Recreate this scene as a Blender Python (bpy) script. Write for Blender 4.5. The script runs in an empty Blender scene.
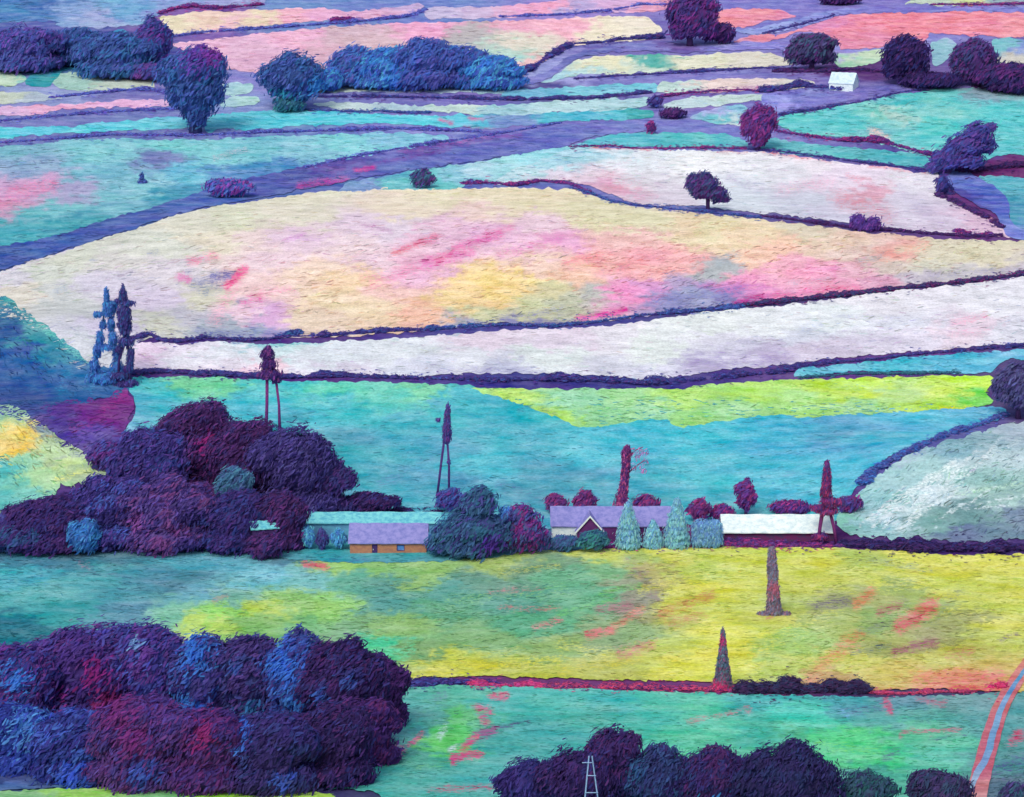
import bpy, math, random
import numpy as np
from mathutils import Vector
from mathutils.geometry import delaunay_2d_cdt
from mathutils import noise as mnoise

# ------------------------------------------------------------------ camera, sky, sun, exposure
FPX = 2409.0; W, H = 1024, 797
CAMZ = 100.0; PITCH = math.radians(13.0)
scene = bpy.context.scene
cd = bpy.data.cameras.new('camera'); cam = bpy.data.objects.new('camera', cd)
scene.collection.objects.link(cam); scene.camera = cam
cd.sensor_width = 36.0; cd.lens = FPX * 36.0 / W
cam.location = (0, 0, CAMZ); cam.rotation_euler = (math.pi/2 - PITCH, 0, 0)
cd.clip_start = 1.0; cd.clip_end = 6000.0

SUN_EL, SUN_AZ = math.radians(48), math.radians(200)     # azimuth from +Y, clockwise: behind and left of the camera
world = bpy.data.worlds.new('World'); scene.world = world; world.use_nodes = True
nt = world.node_tree; bg = nt.nodes['Background']; bg.inputs[1].default_value = 0.15
sky = nt.nodes.new('ShaderNodeTexSky'); sky.sky_type = 'NISHITA'; sky.sun_disc = False
sky.sun_elevation = SUN_EL; sky.sun_rotation = SUN_AZ; sky.air_density = 1.0; sky.dust_density = 4.0; sky.ozone_density = 0.6
nt.links.new(sky.outputs[0], bg.inputs[0])
sd = bpy.data.lights.new('sun', 'SUN'); sun = bpy.data.objects.new('sun', sd); scene.collection.objects.link(sun)
sd.energy = 1.2; sd.angle = math.radians(20); sd.color = (1.0, 0.93, 0.84)
dv = Vector((math.sin(SUN_AZ)*math.cos(SUN_EL), math.cos(SUN_AZ)*math.cos(SUN_EL), math.sin(SUN_EL)))
sun.rotation_euler = dv.to_track_quat('Z', 'Y').to_euler(); sun.location = (0, -50, 300)
vs = scene.view_settings
vs.view_transform = 'Standard'; vs.look = 'None'; vs.gamma = 1.0; vs.use_curve_mapping = False
vs.exposure = 0.0
KRGB = np.array((.96, .92, 1.035))        # light arriving on the ground, so a base colour can be worked out
rng = np.random.default_rng(7); random.seed(7)

# ------------------------------------------------------------------ small helpers
def lin(c):
    c = np.asarray(c, dtype=float)/255.0; c = c*.92+c.mean()*.08; c = np.clip(c*np.array((.985, .985, 1.015))+np.array((0, 0, .008)), 0, 1)
    l = np.where(c <= 0.04045, c/12.92, ((c+0.055)/1.055)**2.4)
    return np.clip(l/KRGB, 0.004, 0.9)

def _h(ix, iy, s):
    n = (ix.astype(np.int64)*374761393 + iy.astype(np.int64)*668265263 + s*2147483647) & 0x7fffffff
    n = ((n ^ (n >> 13)) * 1274126177) & 0x7fffffff
    return ((n ^ (n >> 16)) & 0xffff)/65535.0
def vn(x, y, s=0):
    x = np.asarray(x, float); y = np.asarray(y, float)
    ix = np.floor(x); iy = np.floor(y); fx = x-ix; fy = y-iy
    fx = fx*fx*(3-2*fx); fy = fy*fy*(3-2*fy)
    a = _h(ix, iy, s); b = _h(ix+1, iy, s); c = _h(ix, iy+1, s); d = _h(ix+1, iy+1, s)
    return (a*(1-fx)+b*fx)*(1-fy) + (c*(1-fx)+d*fx)*fy
def fbm(x, y, s=0, o=3):
    t = 0; a = 1; n = 0
    for i in range(o):
        t = t + a*vn(x*2**i, y*2**i, s+i*17); n += a; a *= .55
    return t/n

# ------------------------------------------------------------------ terrain
_prof = [(-400,78),(-60,88),(0,90),(50,60),(100,42),(150,25),(210,13.4),(265,5),(330,0.2),(365,0),(425,4.2),(465,6.5),(620,12.3),
         (700,19),(770,25.2),(850,33),(930,41.5),(1050,56),(1300,85),(2000,150),(3200,190)]
_yy = np.arange(-420, 3200, 2.0)
_zz = np.interp(_yy, [p[0] for p in _prof], [p[1] for p in _prof])
_k = np.exp(-np.linspace(-2.2, 2.2, 19)**2); _k /= _k.sum()
_zs = np.convolve(np.pad(_zz, 9, mode='edge'), _k, 'valid')
MOUNDS = [(74, 372, 26, 21, 5.0), (-78, 392, 24, 20, 5.0), (-88, 450, 26, 24, 5.0), (10, 545, 130, 52, 5.5), (-20, 435, 60, 22, 1.2), (120, 760, 60, 40, 4)]
def terr(x, y):
    x = np.asarray(x, float); y = np.asarray(y, float)
    z = np.interp(y, _yy, _zs)
    for mx, my, sx, sy, a in MOUNDS:
        z = z + a*np.exp(-((x-mx)/sx)**2 - ((y-my)/sy)**2)
    far = np.clip((np.abs(x)-160)/500, 0, 1)
    return z + far*14*np.sin(x*0.008+1) + 0.25*np.sin(x*0.045+y*0.02)

CP, SP = math.cos(PITCH), math.sin(PITCH)
def raydir(px, py):
    a = (np.asarray(px, float)-W/2)/FPX; b = -(np.asarray(py, float)-H/2)/FPX
    return a, CP + b*SP, -SP + b*CP
_gx = np.arange(-560, 1600, 8.0); _gy = np.arange(-48, 1001, 6.0)
GX, GY = np.meshgrid(_gx, _gy)
_dx, _dy, _dz = raydir(GX, GY)
TT = np.full(GX.shape, 1500.0); _done = np.zeros(GX.shape, bool)
for t in np.arange(140, 1500, 2.0):
    below = (CAMZ + t*_dz) < terr(t*_dx, t*_dy)
    new = below & ~_done; TT[new] = t; _done |= below
lo = TT-2.0; hi = TT.copy()
for _ in range(18):
    mid = (lo+hi)/2; bl = (CAMZ+mid*_dz) < terr(mid*_dx, mid*_dy)
    hi = np.where(bl, mid, hi); lo = np.where(bl, lo, mid)
TT = (lo+hi)/2
def ground(px, py):
    """photo point -> point on the terrain (vectorised)"""
    px = np.asarray(px, float); py = np.asarray(py, float)
    u = np.clip((px-_gx[0])/8.0, 0, len(_gx)-1.001); v = np.clip((py-_gy[0])/6.0, 0, len(_gy)-1.001)
    i = u.astype(int); j = v.astype(int); fu = u-i; fv = v-j
    t = (TT[j, i]*(1-fu)+TT[j, i+1]*fu)*(1-fv) + (TT[j+1, i]*(1-fu)+TT[j+1, i+1]*fu)*fv
    a, b, c = raydir(px, py)
    x = t*a; y = t*b
    return x, y, terr(x, y)
def upright(px, py, D):
    """photo point -> point on the upright plane at ground distance D"""
    a, b, c = raydir(px, py); t = D/b
    return np.array((float(t*a), float(D), float(CAMZ+t*c)))

# ------------------------------------------------------------------ materials
def newmat(name):
    m = bpy.data.materials.new(name); m.use_nodes = True
    b = m.node_tree.nodes['Principled BSDF']; b.inputs['Roughness'].default_value = 0.85
    b.inputs['Specular IOR Level'].default_value = 0.15
    return m, m.node_tree, b
def N(t, kind, **kw):
    n = t.nodes.new(kind)
    for k, v in kw.items(): setattr(n, k, v)
    return n
def mth(t, op, a, b=None, c=None):
    n = N(t, 'ShaderNodeMath', operation=op)
    for i, v in enumerate((a, b, c)):
        if v is None: continue
        if hasattr(v, 'default_value') or hasattr(v, 'is_linked'): t.links.new(v, n.inputs[i])
        else: n.inputs[i].default_value = v
    return n.outputs[0]
def noise_at(t, sx, sy, sz, rot=0.0, detail=8, rough=0.65, off=0):
    g = N(t, 'ShaderNodeNewGeometry'); m = N(t, 'ShaderNodeMapping'); m.vector_type = 'TEXTURE' if False else 'POINT'
    r = N(t, 'ShaderNodeVectorRotate', rotation_type='Z_AXIS'); r.inputs['Angle'].default_value = rot
    t.links.new(g.outputs['Position'], r.inputs['Vector'])
    m.inputs['Scale'].default_value = (sx, sy, sz); m.inputs['Location'].default_value = (off, off*.7, 0)
    t.links.new(r.outputs[0], m.inputs['Vector'])
    n = N(t, 'ShaderNodeTexNoise'); n.inputs['Scale'].default_value = 1.0
    n.inputs['Detail'].default_value = detail; n.inputs['Roughness'].default_value = rough
    t.links.new(m.outputs[0], n.inputs['Vector'])
    return n.outputs['Fac']

def field_material():
    m, t, b = newmat('painted_grassland')
    col = N(t, 'ShaderNodeAttribute', attribute_name='col'); acc = N(t, 'ShaderNodeAttribute', attribute_name='acc')
    n1 = noise_at(t, .16, .22, .1, .10, 9, .68)
    n2 = noise_at(t, .5, 1.1, .1, -.25, 6, .7, 31)
    n3 = noise_at(t, .07, .12, .1, .3, 7, .62, 77)
    n4 = noise_at(t, 2.2, 1.6, .5, .0, 3, .6, 11)
    # accents break up along dry-brush noise
    nd = noise_at(t, .7, 4.2, .3, -.35, 5, .75, 67)
    f = mth(t, 'ADD', acc.outputs['Alpha'], mth(t, 'MULTIPLY', mth(t, 'SUBTRACT', nd, .5), 3.0))
    f = mth(t, 'ADD', f, mth(t, 'MULTIPLY', mth(t, 'SUBTRACT', n4, .5), 1.6))
    mr = N(t, 'ShaderNodeMapRange', interpolation_type='SMOOTHSTEP'); t.links.new(f, mr.inputs[0])
    mr.inputs[1].default_value = .34; mr.inputs[2].default_value = .82; mr.inputs[4].default_value = .85
    fa = mth(t, 'MULTIPLY', mr.outputs[0], mth(t, 'MINIMUM', mth(t, 'MULTIPLY', acc.outputs['Alpha'], 4.0), 1.0))
    mx = N(t, 'ShaderNodeMix', data_type='RGBA'); t.links.new(fa, mx.inputs['Factor'])
    t.links.new(col.outputs['Color'], mx.inputs['A']); t.links.new(acc.outputs['Color'], mx.inputs['B'])
    # value and hue wandering from stroke to stroke
    v = mth(t, 'ADD', mth(t, 'MULTIPLY', mth(t, 'SUBTRACT', n1, .5), 1.0), 1.0)
    v = mth(t, 'ADD', v, mth(t, 'MULTIPLY', mth(t, 'SUBTRACT', n2, .5), .75))
    v = mth(t, 'ADD', v, mth(t, 'MULTIPLY', mth(t, 'SUBTRACT', n4, .5), .8))
    # thin scratches where a cooler undergrowth shows between the strokes
    n5 = noise_at(t, .55, 3.4, .2, -.12, 5, .72, 53)
    n6 = noise_at(t, .9, 2.0, .2, .5, 4, .75, 91)
    mu = N(t, 'ShaderNodeMapRange', interpolation_type='SMOOTHSTEP'); t.links.new(mth(t, 'MAXIMUM', n5, n6), mu.inputs[0])
    mu.inputs[1].default_value = .56; mu.inputs[2].default_value = .74; mu.inputs[4].default_value = .38
    cool = N(t, 'ShaderNodeMix', data_type='RGBA', blend_type='MULTIPLY'); cool.inputs['Factor'].default_value = 1
    t.links.new(mx.outputs['Result'], cool.inputs['A']); cool.inputs['B'].default_value = (.52, .60, .84, 1)
    um = N(t, 'ShaderNodeMix', data_type='RGBA'); t.links.new(mu.outputs[0], um.inputs['Factor'])
    t.links.new(mx.outputs['Result'], um.inputs['A']); t.links.new(cool.outputs['Result'], um.inputs['B'])
    hs = N(t, 'ShaderNodeHueSaturation')
    t.links.new(um.outputs['Result'], hs.inputs['Color']); t.links.new(v, hs.inputs['Value'])
    t.links.new(mth(t, 'ADD', mth(t, 'MULTIPLY', mth(t, 'SUBTRACT', n3, .5), .10), .5), hs.inputs['Hue'])
    t.links.new(mth(t, 'ADD', mth(t, 'MULTIPLY', mth(t, 'SUBTRACT', n1, .5), -1.0), 1.0), hs.inputs['Saturation'])
    t.links.new(hs.outputs[0], b.inputs['Base Color'])
    bp = N(t, 'ShaderNodeBump'); bp.inputs['Strength'].default_value = .35; bp.inputs['Distance'].default_value = .25
    t.links.new(n2, bp.inputs['Height']); t.links.new(bp.outputs[0], b.inputs['Normal'])
    return m
def leaf_material():
    m, t, b = newmat('leaf_dabs')
    col = N(t, 'ShaderNodeAttribute', attribute_name='col')
    n = noise_at(t, 3, 3, 3, 0, 3, .6)
    hs = N(t, 'ShaderNodeHueSaturation'); t.links.new(col.outputs['Color'], hs.inputs['Color'])
    t.links.new(mth(t, 'ADD', mth(t, 'MULTIPLY', mth(t, 'SUBTRACT', n, .5), .8), 1.0), hs.inputs['Value'])
    t.links.new(hs.outputs[0], b.inputs['Base Color'])
    tr = N(t, 'ShaderNodeBsdfTranslucent'); t.links.new(hs.outputs[0], tr.inputs['Color'])
    ms = N(t, 'ShaderNodeMixShader'); ms.inputs[0].default_value = .48
    out = [n_ for n_ in t.nodes if n_.type == 'OUTPUT_MATERIAL'][0]
    t.links.new(b.outputs[0], ms.inputs[1]); t.links.new(tr.outputs[0], ms.inputs[2]); t.links.new(ms.outputs[0], out.inputs['Surface'])
    return m
def plain_material(name, rgb, var=.35, scale=1.2, second=None, rough=.8):
    m, t, b = newmat(name); b.inputs['Roughness'].default_value = rough
    n = noise_at(t, scale, scale, scale*1.6, .2, 6, .7, len(name)*3)
    mx = N(t, 'ShaderNodeMix', data_type='RGBA')
    mr = N(t, 'ShaderNodeMapRange'); t.links.new(n, mr.inputs[0]); mr.inputs[1].default_value = .42; mr.inputs[2].default_value = .62
    t.links.new(mr.outputs[0], mx.inputs['Factor'])
    a = lin(rgb); s = lin(second) if second is not None else np.clip(a*(1-var), 0, 1)
    mx.inputs['A'].default_value = (*a, 1); mx.inputs['B'].default_value = (*s, 1)
    t.links.new(mx.outputs['Result'], b.inputs['Base Color'])
    bp = N(t, 'ShaderNodeBump'); bp.inputs['Strength'].default_value = .4; bp.inputs['Distance'].default_value = .05
    t.links.new(n, bp.inputs['Height']); t.links.new(bp.outputs[0], b.inputs['Normal'])
    return m
M_FIELD = field_material(); M_LEAF = leaf_material()

# ------------------------------------------------------------------ object helpers
C = scene.collection
def tag(o, label=None, cat=None, group=None, kind=None):
    if label: o['label'] = label
    if cat: o['category'] = cat
    if group: o['group'] = group
    if kind: o['kind'] = kind
    return o
def link(name, verts, faces, mat, parent=None, smooth=False):
    me = bpy.data.meshes.new(name)
    me.from_pydata([tuple(map(float, v)) for v in verts], [], [tuple(int(i) for i in f) for f in faces]); me.update()
    o = bpy.data.objects.new(name, me); C.objects.link(o)
    if mat: me.materials.append(mat)
    if parent: o.parent = parent
    if smooth:
        for p in me.polygons: p.use_smooth = True
    return o
def setcol(me, name, arr):
    a = me.color_attributes.new(name, 'FLOAT_COLOR', 'POINT')
    if arr.shape[1] == 3: arr = np.hstack([arr, np.ones((len(arr), 1))])
    a.data.foreach_set('color', np.ascontiguousarray(arr, dtype=np.float32).ravel())
def empty(name, loc):
    o = bpy.data.objects.new(name, None); C.objects.link(o); o.location = tuple(map(float, loc)); o.empty_display_size = .5
    return o

# ------------------------------------------------------------------ fields
def palette_at(px, py, samples, sharp=3.0, ax=.42):
    """colour of the crop at points, blended from the samples noted for that field"""
    S = np.array([(s[0], s[1]) for s in samples], float); Cc = np.array([lin(s[2]) for s in samples])
    wx = px + (fbm(px/60, py/14, 5)-.5)*46 + (fbm(px/14, py/5, 8)-.5)*16
    wy = py + (fbm(px/50, py/12, 15)-.5)*16 + (fbm(px/16, py/4, 18)-.5)*6
    out = np.zeros((len(px), 3))
    wx = wx + (fbm(px/9, py/2.0, 28)-.5)*38; wy = wy + (fbm(px/10, py/2.1, 29)-.5)*17
    for k in range(0, len(px), 20000):
        d2 = ((wx[k:k+20000, None]-S[None, :, 0])*ax)**2 + (wy[k:k+20000, None]-S[None, :, 1])**2
        w = 1.0/(d2+3.0)**sharp
        out[k:k+20000] = (w@Cc)/w.sum(1, keepdims=True)
    return out
def accents_at(px, py, accs):
    """each accent: x0,y0,x1,y1,halfwidth,rgb,strength"""
    colr = np.zeros((len(px), 3)); al = np.zeros(len(px))
    wx = px + (fbm(px/8, py/6, 41)-.5)*6; wy = py + (fbm(px/12, py/5, 43)-.5)*5
    for x0, y0, x1, y1, hw, rgb, st in accs:
        dx, dy = x1-x0, y1-y0; L = max(dx*dx+dy*dy, 1e-6)
        t = np.clip(((wx-x0)*dx+(wy-y0)*dy)/L, 0, 1)
        d = np.hypot(wx-x0-t*dx, wy-y0-t*dy)
        a = np.clip(1.25-d/(hw*1.7), 0, 1)*st
        sel = a > al
        colr[sel] = lin(rgb); al[sel] = a[sel]
    return np.hstack([colr, al[:, None]])
def in_poly(px, py, poly):
    c = np.zeros(len(px), bool); n = len(poly)
    for i in range(n):
        x0, y0 = poly[i]; x1, y1 = poly[(i+1) % n]
        if y0 == y1: continue
        k = ((y0 > py) != (y1 > py)) & (px < (x1-x0)*(py-y0)/(y1-y0)+x0)
        c ^= k
    return c
FIELDS = []
def field(name, label, poly, samples, accs=(), lift=1, step=2.7, rag=1.5, cat='field', tufts=1.0, rd=0.0, toward=None, gain=1.0):
    samples = [(a, b, tuple(min(250, v*gain) for v in c)) for a, b, c in samples]
    if toward: samples = [(a, b, tuple(np.array(c)*(1-toward[0])+np.array(toward[1])*toward[0])) if a >= toward[2] else (a, b, c) for a, b, c in samples]
    i = len(FIELDS)
    pts = []; n = len(poly)
    # smooth the outline (Catmull-Rom), then roughen it like a brushed edge
    # fields run on well past the view
    out_ = lambda p: p[0] <= -18 or p[0] >= 1045
    far_ = lambda p: (-500 if p[0] <= -18 else 1520 if p[0] >= 1045 else p[0], 985 if p[1] >= 855 else p[1])
    ext = []
    for k, p in enumerate(poly):
        if not out_(p): ext.append(far_(p)); continue
        if not out_(poly[k-1]): ext.append(p)
        ext.append(far_(p))
        if not out_(poly[(k+1) % n]): ext.append(p)
    P = [np.array(p, float) for p in ext]; n = len(P)
    for k in range(n):
        p0, p1, p2, p3 = P[k-1], P[k], P[(k+1) % n], P[(k+2) % n]
        L = np.linalg.norm(p2-p1); m = max(1, int(L/step))
        for j in range(m):
            u = j/m
            q = .5*((2*p1)+(-p0+p2)*u+(2*p0-5*p1+4*p2-p3)*u*u+(-p0+3*p1-3*p2+p3)*u**3)
            lnr = p1+(p2-p1)*u
            if np.linalg.norm(q-lnr) > 3.0: q = lnr+(q-lnr)*3.0/np.linalg.norm(q-lnr)
            pts.append(q)
    B = np.array(pts)
    B[:, 1] += (fbm(B[:, 0]/9, B[:, 1]/9, 60+i)-.5)*rag*3.0 + (vn(B[:, 0]/3, B[:, 1]/3, 90+i)-.5)*rag*1.3
    B[:, 0] += (fbm(B[:, 0]/11+9, B[:, 1]/7, 80+i)-.5)*rag*3.0
    x0, y0 = B.min(0); x1, y1 = B.max(0)
    gx, gy = np.meshgrid(np.arange(x0, x1, step), np.arange(y0, y1, step*.85)); gx = gx.ravel(); gy = gy.ravel()
    far = (gx < -30) | (gx > 1054) | (gy > 815); keep = ~far | (rng.random(len(gx)) < .16); gx = gx[keep]; gy = gy[keep]
    gx = gx+rng.uniform(-.8, .8, len(gx)); gy = gy+rng.uniform(-.6, .6, len(gy))
    ok = in_poly(gx, gy, [tuple(b) for b in B]); gx = gx[ok]; gy = gy[ok]
    allp = [Vector(b) for b in B]+[Vector((a, b)) for a, b in zip(gx, gy)]
    nb = len(B)
    vs_, es_, fs_, *_ = delaunay_2d_cdt(allp, [], [list(range(nb))], 1, 1e-4, False)
    V = np.array([(v[0], v[1]) for v in vs_])
    X, Y, Z = ground(V[:, 0], V[:, 1])
    Z = Z + .01 + .006*(lift+i*.18)
    co = np.stack([X, Y, Z], 1)
    cenf = np.array([V[list(f)].mean(0) for f in fs_]); ins = in_poly(cenf[:, 0], cenf[:, 1], [tuple(b_) for b_ in B])
    f0 = [list(f) for f, k_ in zip(fs_, ins) if k_]        # keep only what lies inside the outline, facing up
    a, b, c = co[f0[0][0]], co[f0[0][1]], co[f0[0][2]]
    if np.cross(b-a, c-a)[2] < 0: f0 = [f[::-1] for f in f0]
    o = link(name, co, f0, M_FIELD)
    setcol(o.data, 'col', palette_at(V[:, 0], V[:, 1], samples))
    setcol(o.data, 'acc', accents_at(V[:, 0], V[:, 1], accs) if accs else np.zeros((len(V), 4)))
    tag(o, label, cat, None, 'structure')
    FIELDS.append((o, [tuple(b) for b in B], samples, accs, tufts, rd, .01+.006*(lift+i*.18)))
    return o

# the ground under everything
def build_ground():
    ys = np.concatenate([np.arange(-400, 200, 14.0), np.arange(200, 640, 2.6), np.arange(640, 1000, 5.0), np.arange(1000, 3100, 60.0)])
    xs = np.concatenate([np.arange(-1500, -200, 60.0), np.arange(-200, 200.1, 2.9), np.arange(260, 1501, 60.0)])
    X, Y = np.meshgrid(xs, ys); Z = terr(X, Y) - .07
    nx, ny = len(xs), len(ys)
    idx = np.arange(nx*ny).reshape(ny, nx)
    F = np.stack([idx[:-1, :-1], idx[:-1, 1:], idx[1:, 1:], idx[1:, :-1]], -1).reshape(-1, 4)
    me = bpy.data.meshes.new('ground'); me.from_pydata(np.stack([X, Y, Z], -1).reshape(-1, 3).tolist(), [], F.tolist()); me.update()
    o = bpy.data.objects.new('ground', me); C.objects.link(o); me.materials.append(M_FIELD)
    x = X.ravel(); y = np.maximum(Y.ravel(), 60); z = Z.ravel()
    fw = y*CP-(z-CAMZ)*SP; up = y*SP+(z-CAMZ)*CP           # rough position only used to pick soil colours by zone
    px = np.clip(x/fw*FPX+W/2, -100, 1124); py = np.clip(-up/fw*FPX+H/2, -60, 860)
    S = GROUND_SAMPLES
    setcol(me, 'col', palette_at(px, py, S)); setcol(me, 'acc', np.zeros((len(x), 4)))
    tag(o, 'lavender and indigo soil and verges between all the fields', 'ground', None, 'structure')
GROUND_SAMPLES = [
 (50,60,(70,110,170)),(30,20,(90,100,175)),(120,60,(70,80,150)),(60,90,(150,160,210)),(60,118,(120,125,190)),(150,95,(120,115,185)),(150,112,(115,125,190)),(240,80,(130,130,200)),
 (240,100,(135,150,210)),(300,95,(120,125,195)),(400,95,(115,110,185)),(470,100,(120,110,190)),(300,130,(110,135,195)),(440,130,(125,130,200)),(100,140,(105,120,180)),
 (560,80,(150,155,215)),(620,75,(125,125,195)),(700,73,(130,125,200)),(560,95,(90,80,150)),(640,45,(115,105,180)),(700,100,(125,110,185)),(560,125,(115,110,190)),(700,126,(120,125,200)),
 (780,20,(125,120,200)),(900,8,(125,115,195)),(800,75,(120,110,185)),(790,100,(125,125,200)),(850,95,(115,105,180)),(920,90,(110,90,165)),(760,115,(120,115,190)),(1000,90,(90,50,120)),
 (860,45,(140,140,215)),(950,160,(90,80,160)),(990,170,(110,40,110)),(860,70,(90,50,120)),(300,2,(110,140,200)),(420,4,(110,130,200)),(600,14,(150,130,205)),(200,8,(130,90,170)),
 (120,225,(80,100,170)),(450,155,(90,105,185)),(300,185,(85,105,180)),(500,325,(80,70,150)),(800,300,(70,60,120)),(250,375,(80,50,130)),(600,380,(70,60,140)),(900,355,(100,60,140)),
 (100,440,(90,50,130)),(200,480,(70,40,110)),(300,520,(70,50,120)),(80,530,(70,60,130)),(450,520,(70,110,160)),(560,545,(70,120,160)),(650,520,(110,50,120)),(800,540,(90,40,110)),(950,545,(75,50,120)),
 (350,552,(70,160,175)),(100,700,(80,50,130)),(300,720,(65,40,105)),(200,780,(60,50,120)),(30,780,(60,80,140)),(600,780,(60,40,100)),(800,790,(60,45,95)),(950,790,(70,70,110)),(600,683,(120,60,120)),
 (1015,385,(85,70,125)),(930,440,(95,90,165)),(0,-40,(110,120,190)),(500,-40,(150,140,200)),(1000,-40,(130,130,190)),(500,860,(80,120,120))]
build_ground()

L_ = (125,130,200)
field('field', 'pale blue far slope at the top left edge', [(-30,-6),(260,-10),(265,3),(205,6),(172,10),(155,17),(140,24),(110,28),(60,27),(50,21),(-30,24)],
 [(0,8,(75,130,190)),(30,16,(80,125,190)),(60,12,(130,160,212)),(100,20,(155,168,214)),(130,10,(110,165,210)),(30,4,(70,115,180)),(220,1,(155,160,212)),(170,6,(140,160,215))])
field('field', 'long cream and peach strip below the top edge', [(160,17),(200,12),(260,10),(320,8),(345,12),(350,17),(335,20),(300,23),(250,27),(180,35),(170,28)],
 [(175,22,(230,216,186)),(205,19,(235,205,188)),(230,22,(236,190,200)),(260,18,(232,212,184)),(290,16,(240,178,198)),(330,14,(232,170,206))])
field('field', 'big rose pink field behind the row of blue trees', [(172,44),(200,40),(262,34),(330,27),(400,23),(510,21),(570,18),(640,17),(662,28),(655,38),(620,41),(590,43),(560,52),(522,76),(500,84),(330,80),(250,72),(225,70),(210,62),(185,50)],
 [(200,46,(232,180,210)),(240,52,(226,180,208)),(300,35,(236,176,206)),(350,33,(212,178,192)),(320,55,(215,170,190)),(430,27,(238,166,204)),(480,35,(186,178,182)),(505,50,(186,212,200)),(520,30,(236,170,196)),(560,26,(242,176,196)),(600,32,(236,224,200)),(640,35,(234,222,204)),(540,60,(238,192,192)),(508,60,(165,215,208)),(370,45,(215,180,190)),(525,40,(225,215,200)),(250,60,(220,170,200))])
field('field', 'thin pink and lilac strip at the top middle', [(425,8),(500,6),(560,0),(668,-6),(668,8),(640,12),(560,14),(500,17),(430,19)],
 [(440,12,(196,182,218)),(480,14,(205,180,215)),(540,7,(242,166,198)),(520,10,(235,170,205)),(620,5,(215,170,214)),(570,12,(180,165,215)),(650,4,(230,160,190))])
field('field', 'faint pink sliver above the purple hedge line', [(342,13),(360,10),(420,4),(424,7),(412,14),(380,18),(350,18)], [(380,13,(225,170,205)),(410,9,(200,170,215))])
field('field', 'cream green strip left of the tall blue tree', [(52,78),(65,73),(100,72),(145,74),(153,80),(150,88),(100,90),(60,88)], [(70,80,(165,205,195)),(100,80,(186,202,190)),(140,80,(190,200,185))])
field('field', 'small pale green patch on the far left edge', [(-20,70),(15,72),(26,77),(18,84),(-20,88)], [(0,78,(190,215,190)),(20,80,(130,200,190))])
field('field', 'turquoise grass between the top left thickets', [(10,62),(45,60),(80,52),(118,30),(128,33),(110,48),(85,66),(62,72),(48,86),(25,84),(30,74),(8,70)], [(30,66,(80,150,190)),(60,66,(55,150,185)),(45,80,(50,160,170)),(110,40,(70,150,195))])
field('field', 'thin cream band on the left edge', [(-20,93),(30,92),(62,97),(40,101),(-20,104)], [(0,98,(195,205,190)),(40,97,(175,190,205))])
field('field', 'thin pink band crossing to the tall blue tree', [(-20,107),(60,105),(100,102),(172,98),(178,103),(150,107),(100,108),(60,110),(30,116),(-20,113)], [(0,110,(215,175,215)),(60,108,(232,170,205)),(120,105,(228,172,214)),(170,101,(222,180,220))])
field('field', 'bright turquoise band on the left', [(-20,127),(60,127),(100,123),(187,117),(189,128),(110,131),(50,134),(-20,140)], [(0,134,(92,200,222)),(100,127,(96,206,224)),(180,122,(110,206,226))])
field('field', 'pale green patches between the two blue trees', [(222,84),(245,83),(253,88),(246,94),(222,94)], [(230,88,(160,200,215)),(245,90,(170,210,215))])
field('field', 'pale mint patch below the pale patch between trees', [(222,100),(240,97),(258,98),(256,104),(238,107),(222,107)], [(230,102,(165,205,215)),(250,101,(175,215,215))])
field('field', 'long turquoise band across the upper middle', [(205,122),(212,117),(250,112),(310,110),(420,115),(500,113),(560,112),(600,109),(640,108),(655,115),(640,120),(600,120),(560,122),(500,128),(450,127),(380,124),(300,126),(250,130),(225,128),(208,132)],
 [(220,124,(96,200,222)),(300,118,(90,205,224)),(400,120,(96,208,226)),(480,120,(96,200,222)),(560,117,(86,190,212)),(620,114,(96,190,212)),(640,112,(70,170,175)),(520,124,(120,150,205))],
 [(440,120,452,124,2,(215,80,150),.8),(470,119,482,120,1.8,(215,90,160),.8),(465,128,500,131,2,(170,60,150),.6),(560,124,572,124,3,(150,60,140),.7)])
field('field', 'pale strip under the row of blue trees', [(320,88),(350,86),(380,87),(440,86),(505,88),(512,94),(460,93),(380,92),(345,93),(320,93)], [(335,90,(205,225,215)),(385,89,(180,190,225)),(440,90,(185,210,225)),(500,91,(170,210,220))])
field('field', 'lower pale mint strip under the row of blue trees', [(312,104),(350,102),(420,105),(500,105),(560,101),(645,98),(651,104),(620,110),(560,112),(500,115),(440,112),(400,111),(340,110)], [(330,106,(190,212,214)),(400,107,(170,200,212)),(450,108,(190,215,210)),(500,110,(160,205,218)),(560,106,(180,215,222)),(630,103,(170,210,218)),(480,107,(205,225,215))])
field('field', 'soft blue strip left of the purple scrub', [(505,90),(560,87),(655,83),(655,92),(600,95),(560,97),(505,99)], [(520,94,(110,185,214)),(600,90,(120,195,218)),(645,88,(120,200,220))])
field('field', 'cream strip below the purple top tree', [(540,83),(560,72),(585,58),(640,55),(690,55),(760,52),(792,60),(798,64),(762,67),(700,69),(620,74),(590,73),(565,78)],
 [(560,75,(160,205,220)),(590,65,(228,226,196)),(575,70,(180,215,215)),(640,66,(205,220,205)),(700,62,(226,224,200)),(655,58,(90,180,170)),(760,60,(220,214,200)),(620,62,(230,226,190))])
field('field', 'peach strip between lilac lanes', [(660,83),(720,79),(760,78),(805,80),(815,84),(790,90),(764,90),(700,93),(660,93)], [(680,87,(190,215,210)),(720,84,(232,208,204)),(750,84,(225,205,205)),(790,83,(205,200,195))],
 [(690,94,760,88,2.4,(150,50,150),.7)])
field('field', 'mint strip right of the small magenta scrub', [(663,104),(690,98),(764,94),(770,98),(720,105),(680,110),(668,109)], [(680,103,(190,214,220)),(740,98,(190,210,210))])
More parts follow.
